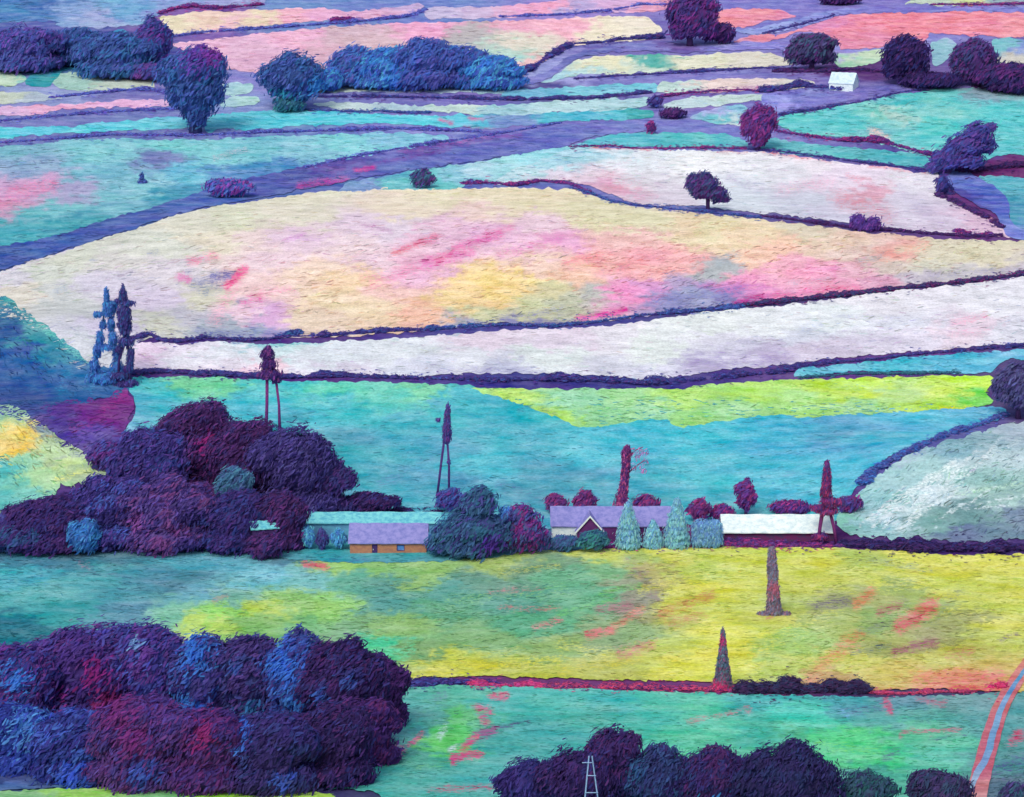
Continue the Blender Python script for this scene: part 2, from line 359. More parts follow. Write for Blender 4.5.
field('field', 'lilac patch beside the magenta tree', [(690,117),(715,108),(745,106),(744,118),(738,126),(700,121)], [(710,114,(165,168,222)),(735,112,(130,185,215)),(715,121,(100,195,205)),(735,122,(190,210,215))])
field('field', 'turquoise strip above the white field', [(560,149),(600,137),(640,133),(720,134),(742,140),(748,146),(730,148),(660,147),(600,147)], [(600,142,(96,190,208)),(680,140,(86,190,196)),(740,144,(100,190,205))])
field('field', 'coral field at the top right', [(770,38),(800,29),(830,19),(850,14),(920,12),(1050,11),(1050,38),(995,37),(960,36),(930,33),(925,41),(885,47),(845,50),(838,44),(825,34),(800,32),(785,38)],
 [(790,35,(232,140,165)),(850,30,(238,138,158)),(900,25,(238,136,156)),(980,25,(238,140,160)),(1010,30,(238,150,165)),(870,44,(230,140,170)),(830,26,(225,140,185))])
field('field', 'coral patch beside the purple top tree', [(703,20),(708,14),(725,10),(770,9),(796,16),(764,22),(745,27),(715,24)], [(720,17,(242,150,166)),(760,14,(236,146,166)),(785,16,(230,140,175))])
field('field', 'thin pink patch below the coral patch', [(735,43),(745,37),(770,33),(775,37),(762,43)], [(745,40,(225,150,185)),(765,38,(235,140,160))])
field('field', 'cream green strip at the top right corner', [(905,3),(930,-4),(1050,-8),(1050,3),(1000,4),(960,6)], [(930,1,(190,205,190)),(970,1,(205,215,150)),(1010,0,(150,175,190))], [(960,5,1024,4,1.6,(150,30,90),.9)])
field('field', 'pale lime patch behind the white hut', [(835,56),(850,52),(878,49),(885,55),(872,63),(852,68),(838,66)], [(845,62,(160,215,180)),(870,55,(200,222,190)),(855,53,(180,180,220))])
field('field', 'pale teal gap between two dark top trees', [(932,42),(952,40),(957,50),(946,60),(934,65)], [(940,50,(140,190,205)),(950,45,(160,180,215))])
field('field', 'pale patch on the right edge under the coral field', [(993,40),(1010,38),(1050,42),(1050,66),(1000,66),(995,55)], [(1000,45,(120,190,200)),(1015,60,(205,200,190)),(1018,45,(130,150,210))])
field('field', 'turquoise field behind the leaning purple tree', [(775,122),(785,115),(830,108),(860,100),(900,92),(940,87),(985,88),(1050,95),(1050,155),(1000,156),(975,165),(940,160),(900,149),(870,141),(820,135),(790,131)],
 [(790,123,(96,200,202)),(850,118,(86,196,200)),(900,100,(86,192,196)),(870,115,(125,205,200)),(930,125,(90,202,202)),(890,112,(165,205,200)),(960,100,(96,196,200)),(1000,110,(88,200,204)),(1010,140,(100,200,206)),(940,110,(130,205,200)),(880,132,(120,200,205)),(985,88,(130,160,180))],
 [(872,132,885,138,4,(240,190,190),.7)])
field('field', 'narrow turquoise wedge above the white field', [(764,138),(800,142),(860,148),(920,155),(929,162),(920,168),(860,160),(800,155),(762,150)], [(790,148,(100,190,200)),(880,158,(80,180,192)),(840,152,(96,186,196))])
field('field', 'turquoise corner right of the blue lane', [(980,176),(1050,180),(1050,240),(1015,235),(1008,210),(992,190)], [(1000,185,(96,180,200)),(1015,210,(80,160,188)),(1018,230,(90,140,200))])
field('field', 'wide turquoise meadow above the blue road', [(-30,150),(60,141),(110,139),(190,140),(260,137),(330,134),(400,133),(450,136),(445,141),(400,153),(350,163),(310,168),(260,181),(200,196),(150,210),(100,224),(50,239),(-30,252)],
 [(20,150,(120,180,200)),(30,168,(140,170,205)),(90,170,(118,186,206)),(160,150,(120,206,210)),(20,190,(206,166,208)),(45,183,(196,160,202)),(60,190,(170,165,205)),(5,205,(205,160,195)),(140,188,(135,200,214)),(60,212,(110,190,200)),(20,235,(76,172,188)),(70,228,(70,160,180)),
  (300,150,(135,198,216)),(270,168,(80,145,198)),(230,178,(92,150,202)),(350,141,(126,208,216)),(180,170,(104,186,214)),(400,140,(130,195,220)),(120,200,(120,190,205)),(170,195,(80,160,190)),(155,157,(115,130,185)),(110,150,(130,200,212)),(260,150,(110,190,205)),(210,160,(130,205,215))],
 [(10,195,50,185,9,(235,120,170),.55),(0,205,14,200,6,(240,130,180),.6),(215,158,245,150,3,(235,160,190),.4),(60,215,130,200,2,(70,120,180),.4),(90,238,160,216,2,(90,60,150),.5)])
field('field', 'pale blue slope below the blue road', [(338,192),(350,182),(400,173),(450,166),(500,158),(525,150),(570,147),(600,150),(570,162),(530,176),(500,182),(470,180),(462,188),(430,190),(380,191)],
 [(370,186,(130,160,210)),(410,180,(96,175,200)),(440,180,(110,205,205)),(480,170,(170,210,225)),(540,155,(150,215,228)),(500,168,(160,215,225)),(400,186,(110,200,205)),(460,174,(140,200,220))])
field('field', 'white field with the lone purple tree', [(496,184),(508,172),(540,160),(560,152),(580,148),(650,149),(740,152),(770,152),(800,157),(850,163),(900,169),(925,173),(936,171),(940,182),(938,192),(960,205),(985,214),(1005,230),(1012,237),(960,235),(900,230),(850,224),(790,216),(740,211),(700,206),(650,205),(625,200),(600,190),(570,182),(540,181)],
 [(540,168,(186,218,230)),(560,160,(170,215,230)),(640,160,(228,232,240)),(560,175,(222,212,228)),(590,180,(228,205,220)),(620,192,(226,176,200)),(640,182,(226,222,232)),(700,160,(236,236,240)),(740,170,(232,232,240)),(850,180,(232,216,234)),(790,175,(226,224,234)),(810,165,(235,225,235)),(870,195,(226,170,190)),(800,198,(212,212,228)),(740,192,(220,226,236)),(950,220,(218,202,224)),(900,200,(222,212,230)),(900,185,(228,222,234)),(660,200,(222,210,225)),(850,210,(215,210,230)),(975,222,(226,190,215))],
 [(530,180,600,184,3,(150,90,170),.4),(575,145,650,149,2,(220,60,110),.75),(720,151,745,152,2,(190,50,110),.6),(764,152,830,160,2,(235,110,140),.7),(870,166,925,172,2,(240,110,140),.6),(610,180,645,195,9,(225,120,160),.42),(840,200,885,215,9,(222,110,130),.5),(780,190,830,182,6,(235,150,185),.42),(850,177,858,180,4,(235,120,150),.5),(730,178,760,190,5,(150,110,180),.35),(900,190,930,215,6,(140,120,180),.33),(560,152,640,162,4,(190,225,235),.4),(955,198,1000,222,2.5,(232,90,110),.7)])
field('hill', 'broad pink, cream and peach hill across the middle', [(-30,276),(10,268),(80,246),(130,231),(165,219),(200,209),(260,200),(310,193),(350,191),(400,188),(430,189),(500,188),(560,189),(580,192),(600,199),(640,207),(690,212),(740,218),(800,224),(860,232),(900,235),(960,240),(1050,241),(1050,272),(960,280),(900,286),(850,292),(790,299),(760,302),(700,308),(640,316),(600,322),(550,325),(500,323),(440,329),(390,334),(300,338),(250,338),(210,338),(180,338),(150,338),(137,345),(128,364),(84,372),(50,342),(20,322),(-30,312)],
 [(10,278,(200,200,215)),(25,290,(212,208,196)),(80,252,(200,208,194)),(120,262,(205,205,205)),(120,285,(200,196,220)),(60,300,(194,202,204)),(50,275,(198,208,200)),(110,330,(198,192,226)),(90,345,(190,200,215)),(150,300,(204,192,222)),(170,270,(208,202,216)),(160,240,(205,212,200)),(230,220,(216,220,192)),(220,240,(222,216,192)),(200,225,(215,215,195)),(200,300,(204,206,184)),(180,320,(188,188,206)),(150,325,(200,205,190)),(230,310,(228,192,216)),(245,330,(150,170,190)),(210,330,(160,175,195)),
  (300,200,(226,222,196)),(300,215,(225,220,200)),(300,240,(228,198,222)),(280,260,(228,198,212)),(260,245,(228,205,205)),(260,290,(236,198,202)),(270,318,(214,160,216)),(262,332,(168,150,208)),(345,280,(240,206,164)),(330,300,(236,210,174)),(310,320,(230,205,180)),(380,310,(236,212,172)),(310,270,(236,206,186)),(400,230,(222,204,226)),(400,213,(235,218,192)),(370,225,(225,200,225)),(350,245,(230,205,215)),(370,260,(228,195,215)),(470,212,(240,208,200)),(460,225,(230,185,215)),(495,235,(230,175,216)),(420,275,(232,175,208)),(410,290,(240,190,185)),(440,245,(228,180,210)),(430,318,(240,182,152)),(470,300,(242,205,140)),(490,285,(246,212,122)),(515,278,(245,214,135)),(480,318,(196,200,152)),(460,326,(150,155,185)),(530,310,(198,202,150)),(520,322,(120,120,175)),
  (440,200,(236,226,190)),(500,200,(236,224,186)),(550,202,(235,222,182)),(550,240,(226,150,202)),(530,225,(232,196,214)),(520,250,(236,190,205)),(535,265,(238,200,180)),(600,215,(226,220,176)),(640,222,(220,216,172)),(640,258,(242,160,172)),(600,255,(240,168,172)),(620,240,(235,180,178)),(580,275,(240,186,162)),(545,290,(205,200,150)),(595,292,(174,180,176)),(565,305,(184,190,160)),(625,292,(240,135,198)),(650,288,(214,140,205)),(670,300,(130,130,190)),(700,298,(140,145,195)),(690,285,(170,150,200)),(690,260,(242,170,172)),(660,272,(240,165,170)),(715,230,(226,214,166)),(690,225,(230,205,165)),(740,240,(235,210,168)),(716,268,(156,168,176)),(755,258,(240,192,170)),(755,278,(238,140,192)),(742,292,(214,110,190)),(730,300,(120,110,180)),
  (800,233,(216,206,176)),(780,250,(242,192,166)),(820,272,(246,150,196)),(780,278,(240,160,198)),(800,262,(240,165,190)),(850,282,(230,150,188)),(860,252,(220,190,182)),(840,245,(225,195,170)),(860,268,(225,165,185)),(900,252,(232,168,158)),(890,265,(205,190,180)),(930,265,(202,202,182)),(930,250,(212,205,178)),(980,250,(212,206,172)),(1000,262,(214,208,178)),(920,278,(178,172,192)),(980,272,(190,188,192)),(1015,270,(188,180,194)),(880,280,(215,150,185))],
 [(395,252,436,238,3,(228,90,130),.75),(425,264,470,252,6,(226,90,170),.7),(436,262,452,255,5,(222,50,140),.75),(455,248,500,234,4,(232,90,165),.7),(470,240,512,228,3,(230,100,160),.6),(440,250,470,240,2,(120,120,170),.45),(370,284,415,270,6,(235,110,165),.5),(366,278,400,276,5,(236,120,170),.45),(362,225,392,231,2,(170,70,160),.5),(330,236,305,240,3,(190,130,200),.5),
  (288,240,304,235,2.4,(200,120,200),.6),(180,277,188,280,4,(222,90,170),.75),(190,262,214,256,4,(240,110,160),.6),(192,285,232,276,5,(90,105,160),.62),(205,290,225,282,6,(110,125,170),.55),(212,277,232,275,4,(90,90,170),.8),(226,286,244,270,4,(240,70,150),.85),(178,283,190,270,3,(120,120,170),.5),(245,303,262,297,6,(235,90,170),.6),(240,302,248,300,4,(110,120,170),.6),(215,320,235,285,7,(245,160,190),.5),(150,254,158,252,2.5,(100,115,170),.6),(90,262,96,261,1.6,(120,130,180),.6),(55,290,62,288,3,(130,150,190),.4),(250,330,290,335,4,(120,130,190),.6),(200,333,250,336,5,(110,110,180),.6),
  (270,292,292,290,3,(235,110,170),.5),(500,255,560,240,5,(225,120,190),.5),(565,262,600,258,4,(240,110,140),.55),(600,270,640,262,8,(240,150,160),.45),(580,320,625,311,3,(240,60,170),.9),(530,328,600,322,4,(80,70,160),.7),(500,320,560,310,4,(110,110,180),.45),(655,300,740,292,8,(120,125,190),.55),(735,303,762,297,3,(190,40,130),.8),(640,205,700,212,3,(190,150,200),.4),(700,260,702,275,2,(215,130,150),.5),(764,296,800,298,4,(240,100,170),.5),(885,258,925,245,5,(240,160,140),.55),(800,292,860,288,3,(235,80,150),.55),(860,262,900,252,4,(150,165,180),.45),(720,262,735,255,5,(150,165,180),.5),(930,277,1020,270,4,(160,155,190),.5),(790,283,830,280,3,(150,165,190),.4),(835,262,836,290,2,(225,110,170),.5),(10,268,80,246,2,(210,190,225),.6),(165,219,200,208,2,(225,225,220),.7)], rd=.28, toward=(.20, (236,214,204), -99), gain=1.02)
field('field', 'long white field below the pink hill', [(135,345),(160,343),(180,345),(210,342),(250,344),(310,343),(400,339),(450,335),(530,329),(600,327),(700,313),(790,304),(900,291),(1050,276),(1050,343),(960,348),(900,353),(850,357),(800,363),(720,371),(680,377),(640,379),(560,374),(480,374),(400,376),(330,373),(290,377),(262,374),(200,371),(160,369),(135,370)],
 [(145,355,(228,190,226)),(170,350,(225,210,232)),(190,358,(228,226,240)),(240,352,(224,228,240)),(225,368,(225,210,230)),(255,368,(238,184,208)),(290,350,(190,225,228)),(330,358,(216,226,236)),(400,350,(220,228,236)),(430,366,(200,205,228)),(480,340,(228,204,226)),(470,360,(218,222,234)),(560,338,(226,206,228)),(550,358,(220,232,230)),(650,350,(226,236,230)),(610,334,(230,224,236)),(700,325,(224,232,230)),(720,345,(218,216,234)),(760,330,(226,232,236)),(800,338,(204,208,228)),(840,318,(222,232,236)),(880,305,(225,220,232)),(900,325,(216,218,236)),(960,330,(228,200,222)),(900,342,(216,206,230)),(1000,305,(226,224,236)),(1010,330,(216,214,232)),(780,358,(182,166,208)),(820,352,(200,185,215)),(500,370,(178,180,214)),(600,370,(205,205,225)),(700,365,(168,160,204)),(650,372,(200,200,225)),(740,352,(195,190,220)),(250,344,(140,200,215)),(340,370,(200,190,215))],
 [(250,346,320,342,3,(70,180,190),.65),(440,332,460,334,3,(70,160,180),.5),(690,364,790,358,6,(150,130,190),.5),(830,316,900,318,2,(165,170,210),.4),(800,330,820,326,4,(160,170,210),.4),(955,322,985,316,4,(240,160,195),.5),(950,335,990,328,3,(235,160,190),.4),(440,372,530,371,3,(140,130,190),.5),(860,344,900,338,3,(170,150,195),.4),(560,330,640,322,4,(235,205,225),.4)], tufts=.5, toward=(.35, (232,230,236), -99))
field('field', 'thin bright blue strip under the white field on the right', [(795,376),(800,369),(860,363),(900,358),(960,354),(1050,348),(1050,358),(1005,361),(985,373),(930,373),(870,371),(840,373)], [(830,368,(96,190,215)),(900,364,(86,190,216)),(960,360,(96,190,220)),(1000,356,(100,185,220))])
field('field', 'wide deep turquoise field in the valley', [(126,380),(150,378),(210,378),(260,380),(300,381),(400,383),(470,386),(500,392),(560,400),(800,400),(960,405),(1004,408),(1003,418),(950,434),(900,452),(868,470),(850,500),(838,520),(740,522),(700,524),(500,530),(420,530),(350,520),(300,480),(240,470),(190,460),(150,445),(124,437),(136,410),(128,390)],
 [(150,385,(76,190,200)),(170,400,(72,188,204)),(220,382,(120,214,165)),(180,382,(120,210,160)),(330,386,(106,214,186)),(290,384,(80,195,200)),(420,387,(126,214,170)),(380,390,(100,205,190)),(250,405,(82,190,208)),(400,430,(76,176,196)),(340,405,(80,190,202)),(300,420,(84,190,208)),(350,460,(76,176,192)),(330,440,(80,165,185)),(450,450,(84,172,198)),(430,490,(84,165,195)),(400,500,(80,175,200)),(480,460,(82,188,208)),(600,450,(82,190,212)),(560,480,(84,165,190)),(530,450,(84,178,200)),(640,480,(82,178,200)),(700,470,(82,190,208)),(700,440,(80,192,214)),(800,440,(82,186,216)),(830,438,(88,170,205)),(930,422,(86,186,220)),(980,415,(88,180,216)),(790,490,(84,186,212)),(860,450,(82,186,216)),(520,405,(74,180,198)),(460,400,(78,186,200)),(132,400,(72,180,204)),(135,428,(110,180,215)),(145,430,(90,190,205)),(770,508,(80,180,195))],
 [(810,445,850,435,5,(100,140,185),.42),(860,450,870,458,5,(100,140,190),.4),(300,455,335,480,6,(70,140,160),.5),(330,450,360,480,5,(60,140,150),.4),(420,460,440,455,4,(80,130,175),.4),(500,488,540,496,6,(80,120,165),.5),(380,482,400,476,6,(100,130,180),.4),(590,495,640,470,6,(100,130,175),.3),(790,475,800,470,4,(100,140,190),.35),(650,502,690,495,5,(70,170,165),.4),(430,402,480,420,4,(80,150,190),.35)], tufts=.3)
field('field', 'lime green strip in the valley', [(470,389),(500,389),(530,389),(640,389),(680,389),(720,384),(764,381),(830,379),(900,377),(984,376),(994,382),(986,392),(992,404),(960,409),(900,412),(850,415),(800,418),(770,415),(684,427),(655,419),(590,427),(560,419),(530,408),(500,398)],
 [(510,394,(190,230,112)),(490,391,(170,225,130)),(570,400,(150,216,174)),(540,410,(178,228,116)),(560,416,(170,230,110)),(620,400,(160,222,152)),(590,415,(150,215,160)),(680,400,(182,232,122)),(660,410,(150,215,165)),(690,418,(160,220,130)),(760,393,(184,232,112)),(740,408,(160,220,150)),(860,386,(206,238,82)),(800,400,(176,226,132)),(830,392,(195,232,100)),(900,398,(182,224,128)),(980,382,(204,242,72)),(985,400,(140,226,102)),(920,408,(192,230,92)),(960,392,(205,235,100)),(870,405,(170,220,150))],
 [(540,408,555,414,3,(120,150,120),.5),(830,385,920,395,4,(150,200,140),.4),(700,405,720,400,4,(130,180,160),.4),(940,410,975,408,2,(240,225,60),.7)])
field('hill', 'pale grey green rounded hill on the right edge', [(1050,418),(1000,426),(960,439),(920,453),(890,467),(862,488),(842,508),(838,524),(845,534),(880,537),(930,540),(980,542),(1050,538)],
 [(855,510,(150,200,205)),(848,522,(140,205,190)),(870,495,(150,200,205)),(900,480,(160,202,208)),(930,495,(190,212,224)),(900,522,(192,218,226)),(870,525,(150,195,205)),(960,450,(140,182,198)),(930,465,(160,200,205)),(990,440,(150,186,198)),(980,478,(155,196,198)),(1000,460,(182,206,214)),(975,508,(122,160,164)),(930,525,(125,172,170)),(960,520,(110,150,155)),(1010,515,(120,142,168)),(1000,497,(154,192,188)),(950,490,(185,208,216)),(1015,432,(175,195,210)),(950,530,(105,120,160)),(1015,480,(150,190,190))],
 [(885,510,955,462,3,(222,234,236),.72),(910,522,930,485,4,(220,232,236),.6),(950,480,1020,440,2,(210,226,230),.6),(955,495,1024,483,2,(190,226,205),.6),(970,505,1024,490,5,(120,150,165),.45),(895,468,925,452,3,(150,160,200),.5),(870,522,900,500,3,(210,225,230),.55),(930,525,940,520,5,(80,150,130),.4),(862,490,842,512,4,(140,215,180),.45),(900,530,940,500,2,(225,235,236),.6)]+[(860+k*11,528-k*5+(k%3)*6,905+k*12,486-k*6+(k%2)*9,1.2,(214,226,232),.72) for k in range(9)]+[(880+k*14,520-(k%4)*5,920+k*15,505-(k%3)*9,1.1,(206,222,228),.7) for k in range(8)], rd=.5, rag=2.6)
field('hill', 'deep blue hillside on the left edge', [(-30,296),(5,299),(22,308),(45,326),(70,346),(90,362),(115,368),(131,378),(126,392),(100,400),(60,405),(30,408),(-30,396)],
 [(10,305,(78,176,178)),(5,315,(60,140,165)),(40,325,(92,188,178)),(35,338,(60,170,165)),(70,350,(86,178,184)),(60,352,(60,150,170)),(20,350,(48,82,164)),(60,385,(50,105,168)),(100,380,(50,124,180)),(2,330,(50,88,152)),(80,372,(40,112,174)),(10,380,(54,90,162)),(40,370,(44,100,165)),(115,388,(50,110,175)),(30,395,(55,80,150))],
 [(8,300,88,362,4,(110,205,190),.55),(10,320,50,395,6,(40,60,150),.5),(70,365,60,395,4,(40,130,180),.5),(100,370,90,392,3,(60,150,200),.5)], rag=2.6, toward=(.30, (46,84,150), -99), rd=-.7)
field('hill', 'magenta and violet scrub slope beside the deep blue hillside', [(-30,394),(30,404),(60,403),(100,398),(127,390),(135,405),(126,430),(122,462),(112,474),(80,456),(40,428),(-30,404)],
 [(30,408,(60,80,155)),(60,412,(95,60,150)),(120,398,(140,48,140)),(105,408,(120,50,140)),(90,415,(110,50,145)),(115,420,(120,50,140)),(85,430,(90,70,165)),(100,450,(85,70,150)),(115,455,(90,60,145)),(60,425,(90,70,150))],
 [(104,410,122,399,5,(180,46,140),.5),(75,430,110,415,6,(130,50,135),.5)], rag=3.6, rd=.5)
field('hill', 'yellow green mound on the left edge', [(-30,394),(0,402),(20,411),(50,431),(80,451),(100,465),(109,474),(95,481),(60,486),(50,496),(20,506),(-30,509)],
 [(5,412,(150,195,165)),(10,425,(195,216,152)),(22,430,(232,208,112)),(15,450,(230,198,112)),(30,460,(150,206,170)),(60,452,(178,206,152)),(45,440,(175,200,160)),(80,465,(188,216,142)),(95,472,(160,190,150)),(50,480,(165,212,160)),(30,440,(220,210,130)),(10,492,(92,190,186)),(5,470,(92,190,192)),(30,490,(120,200,185)),(75,458,(165,185,160)),(40,425,(130,150,165))],
 [(8,425,26,438,4,(240,205,100),.7),(12,452,26,448,4,(240,195,90),.65),(5,410,100,468,2,(90,110,150),.45),(55,480,95,470,3,(215,225,110),.5)], rag=3.6, rd=-.5)
field('field', 'thin lime strip by the left wood', [(-30,511),(15,510),(28,514),(26,517),(-30,521)], [(5,513,(170,215,120)),(20,515,(190,220,100)),(-5,519,(120,130,170))])
field('meadow', 'large yellow green meadow in front of the farm', [(-30,547),(40,541),(130,539),(180,543),(240,552),(300,556),(350,556),(430,556),(480,553),(520,549),(560,550),(700,546),(780,546),(830,547),(880,550),(950,555),(1050,555),(1050,694),(1000,692),(930,689),(870,691),(840,691),(740,684),(600,680),(500,677),(420,678),(380,690),(200,690),(-30,690)],
 [(10,550,(70,120,150)),(60,548,(60,105,130)),(120,552,(75,130,150)),(30,560,(64,130,155)),(100,580,(84,168,178)),(20,575,(76,172,188)),(60,590,(96,176,180)),(20,600,(80,172,172)),(60,612,(60,160,162)),(20,630,(40,120,140)),(150,570,(82,150,172)),(120,595,(88,158,174)),(180,585,(76,140,155)),(180,560,(80,165,185)),(220,555,(90,170,190)),(200,590,(104,172,188)),(130,610,(90,150,170)),(260,570,(115,190,206)),(280,560,(70,130,150)),(300,585,(120,190,190)),(180,615,(130,195,165)),(205,622,(196,220,110)),(230,612,(150,215,110)),(240,600,(120,180,160)),(255,608,(180,210,92)),(290,600,(152,202,122)),(250,625,(130,185,100)),(330,565,(162,204,112)),(350,580,(100,176,152)),(380,570,(140,190,110)),(380,585,(100,165,150)),(330,610,(152,206,110)),(300,625,(120,185,120)),(390,600,(90,160,150)),(430,575,(150,192,112)),(460,590,(95,165,150)),(400,630,(148,190,118)),(360,630,(130,180,130)),(395,645,(85,205,150)),(450,610,(100,170,130)),(520,600,(95,165,145)),(490,580,(110,160,140)),(560,580,(112,180,142)),(540,620,(100,176,136)),(600,600,(110,180,140)),(480,640,(132,180,120)),(430,650,(130,170,110)),(560,650,(152,185,115)),(450,665,(205,208,88)),(530,668,(192,200,90)),(500,560,(164,192,108)),(600,555,(196,206,98)),(540,565,(120,160,130)),
  (640,600,(150,150,130)),(625,580,(150,160,130)),(600,570,(130,185,135)),(630,560,(175,192,108)),(650,575,(175,165,120)),(680,600,(206,206,92)),(700,572,(182,206,100)),(665,560,(200,205,95)),(660,650,(185,200,92)),(630,640,(150,180,120)),(600,640,(140,170,120)),(600,668,(190,195,100)),(720,592,(214,218,92)),(760,570,(204,212,95)),(745,600,(200,210,100)),(740,640,(220,222,90)),(690,662,(224,222,86)),(820,560,(208,212,90)),(790,600,(185,200,110)),(860,575,(192,206,96)),(900,560,(212,216,95)),(860,560,(170,195,110)),(1000,560,(218,216,96)),(940,575,(205,212,92)),(960,585,(204,210,92)),(910,585,(150,175,120)),(830,605,(150,160,125)),(800,585,(195,205,92)),(870,600,(155,170,115)),(920,600,(150,180,112)),(800,640,(150,200,122)),(770,652,(165,205,120)),(745,660,(215,220,95)),(780,625,(195,205,100)),(850,630,(160,185,112)),(820,620,(150,180,110)),(900,640,(160,170,110)),(880,625,(130,175,120)),(850,662,(198,202,98)),(860,645,(150,165,112)),(960,620,(150,160,110)),(930,640,(150,150,115)),(1000,622,(210,212,100)),(980,650,(185,182,100)),(1005,640,(190,200,95)),(900,672,(210,190,108)),(960,680,(228,150,112)),(1000,670,(205,180,105)),(940,660,(200,195,105)),(820,682,(190,140,110)),(790,670,(185,205,110)),(1010,600,(205,212,90)),(980,600,(195,205,95))],
 [(590,635,612,630,3.5,(232,90,110),.85),(612,630,640,610,4,(222,130,110),.7),(600,608,630,606,5,(190,105,130),.6),(560,615,615,600,3,(120,200,120),.6),(600,595,640,585,3,(130,205,120),.6),(630,560,660,600,7,(160,120,130),.45),(620,655,650,645,6,(215,120,125),.6),(660,615,712,595,5,(205,120,90),.65),(670,625,700,615,5,(200,110,90),.5),(700,650,730,600,10,(228,226,85),.4),(535,628,560,620,3,(225,120,130),.6),(490,592,540,590,3,(200,120,130),.5),(500,608,560,610,3,(210,110,120),.45),(430,672,560,660,4,(225,220,80),.6),(560,672,640,660,4,(215,205,80),.5),(480,655,520,650,3,(210,210,90),.4),
  (895,652,935,642,4,(170,80,120),.75),(902,625,932,606,7,(232,90,110),.8),(860,632,905,620,4,(120,120,125),.5),(815,605,850,602,6,(110,90,125),.6),(857,605,872,593,5,(228,130,100),.75),(880,612,900,605,4,(185,80,110),.7),(820,668,850,640,6,(225,150,100),.65),(840,655,860,635,5,(220,140,100),.6),(810,680,830,662,5,(226,140,105),.6),(920,682,1000,680,9,(232,120,115),.6),(950,656,970,652,5,(205,110,110),.5),(930,690,1000,690,5,(232,60,110),.7),(860,690,930,690,2,(225,80,100),.5),(850,655,890,645,3,(90,110,130),.5),(930,625,960,590,6,(120,130,125),.4),(900,600,930,625,5,(120,115,130),.4),(1000,640,1015,636,3,(120,90,130),.5),(870,560,930,572,4,(140,160,130),.45),(780,612,768,616,4,(205,120,110),.6),(705,690,760,688,4,(235,50,110),.9),(700,684,760,688,3,(235,60,110),.5),
  (305,564,325,568,3,(228,90,130),.9),(380,588,410,580,6,(80,145,150),.35),(80,570,120,575,4,(90,120,150),.45),(100,588,150,580,4,(60,130,150),.4),(170,590,210,575,4,(65,120,145),.5),(205,628,222,605,5,(160,225,90),.6),(190,625,200,618,5,(200,225,110),.6),(80,565,90,570,4,(180,120,150),.4),(215,600,225,597,3,(205,140,120),.5),(280,640,330,640,5,(120,110,110),.4),(540,560,560,565,5,(130,190,120),.4),(385,665,408,650,5,(95,215,150),.6),(500,572,560,566,3,(205,210,110),.5),(640,590,700,575,6,(226,222,90),.5),(560,645,610,655,5,(222,220,90),.45),(760,650,850,600,9,(222,222,90),.4),(880,585,1000,570,8,(228,226,96),.45),(930,615,1010,600,7,(222,220,95),.4),(660,600,760,560,8,(228,226,92),.45),(450,600,560,590,6,(150,205,110),.35)], tufts=1.3, toward=(.26, (226,224,94), 650), gain=1.05)
field('verge', 'teal verge in front of the long barn', [(180,545),(240,548),(300,549),(350,550),(430,551),(480,547),(560,546),(530,552),(480,559),(430,562),(330,563),(300,560),(240,556)],
 [(250,551,(84,160,180)),(320,556,(70,165,182)),(400,558,(72,165,178)),(450,556,(74,160,172)),(510,550,(76,150,175)),(480,555,(80,170,170))],
 [(330,560,400,562,1.6,(60,90,150),.5)], lift=9, cat='verge')
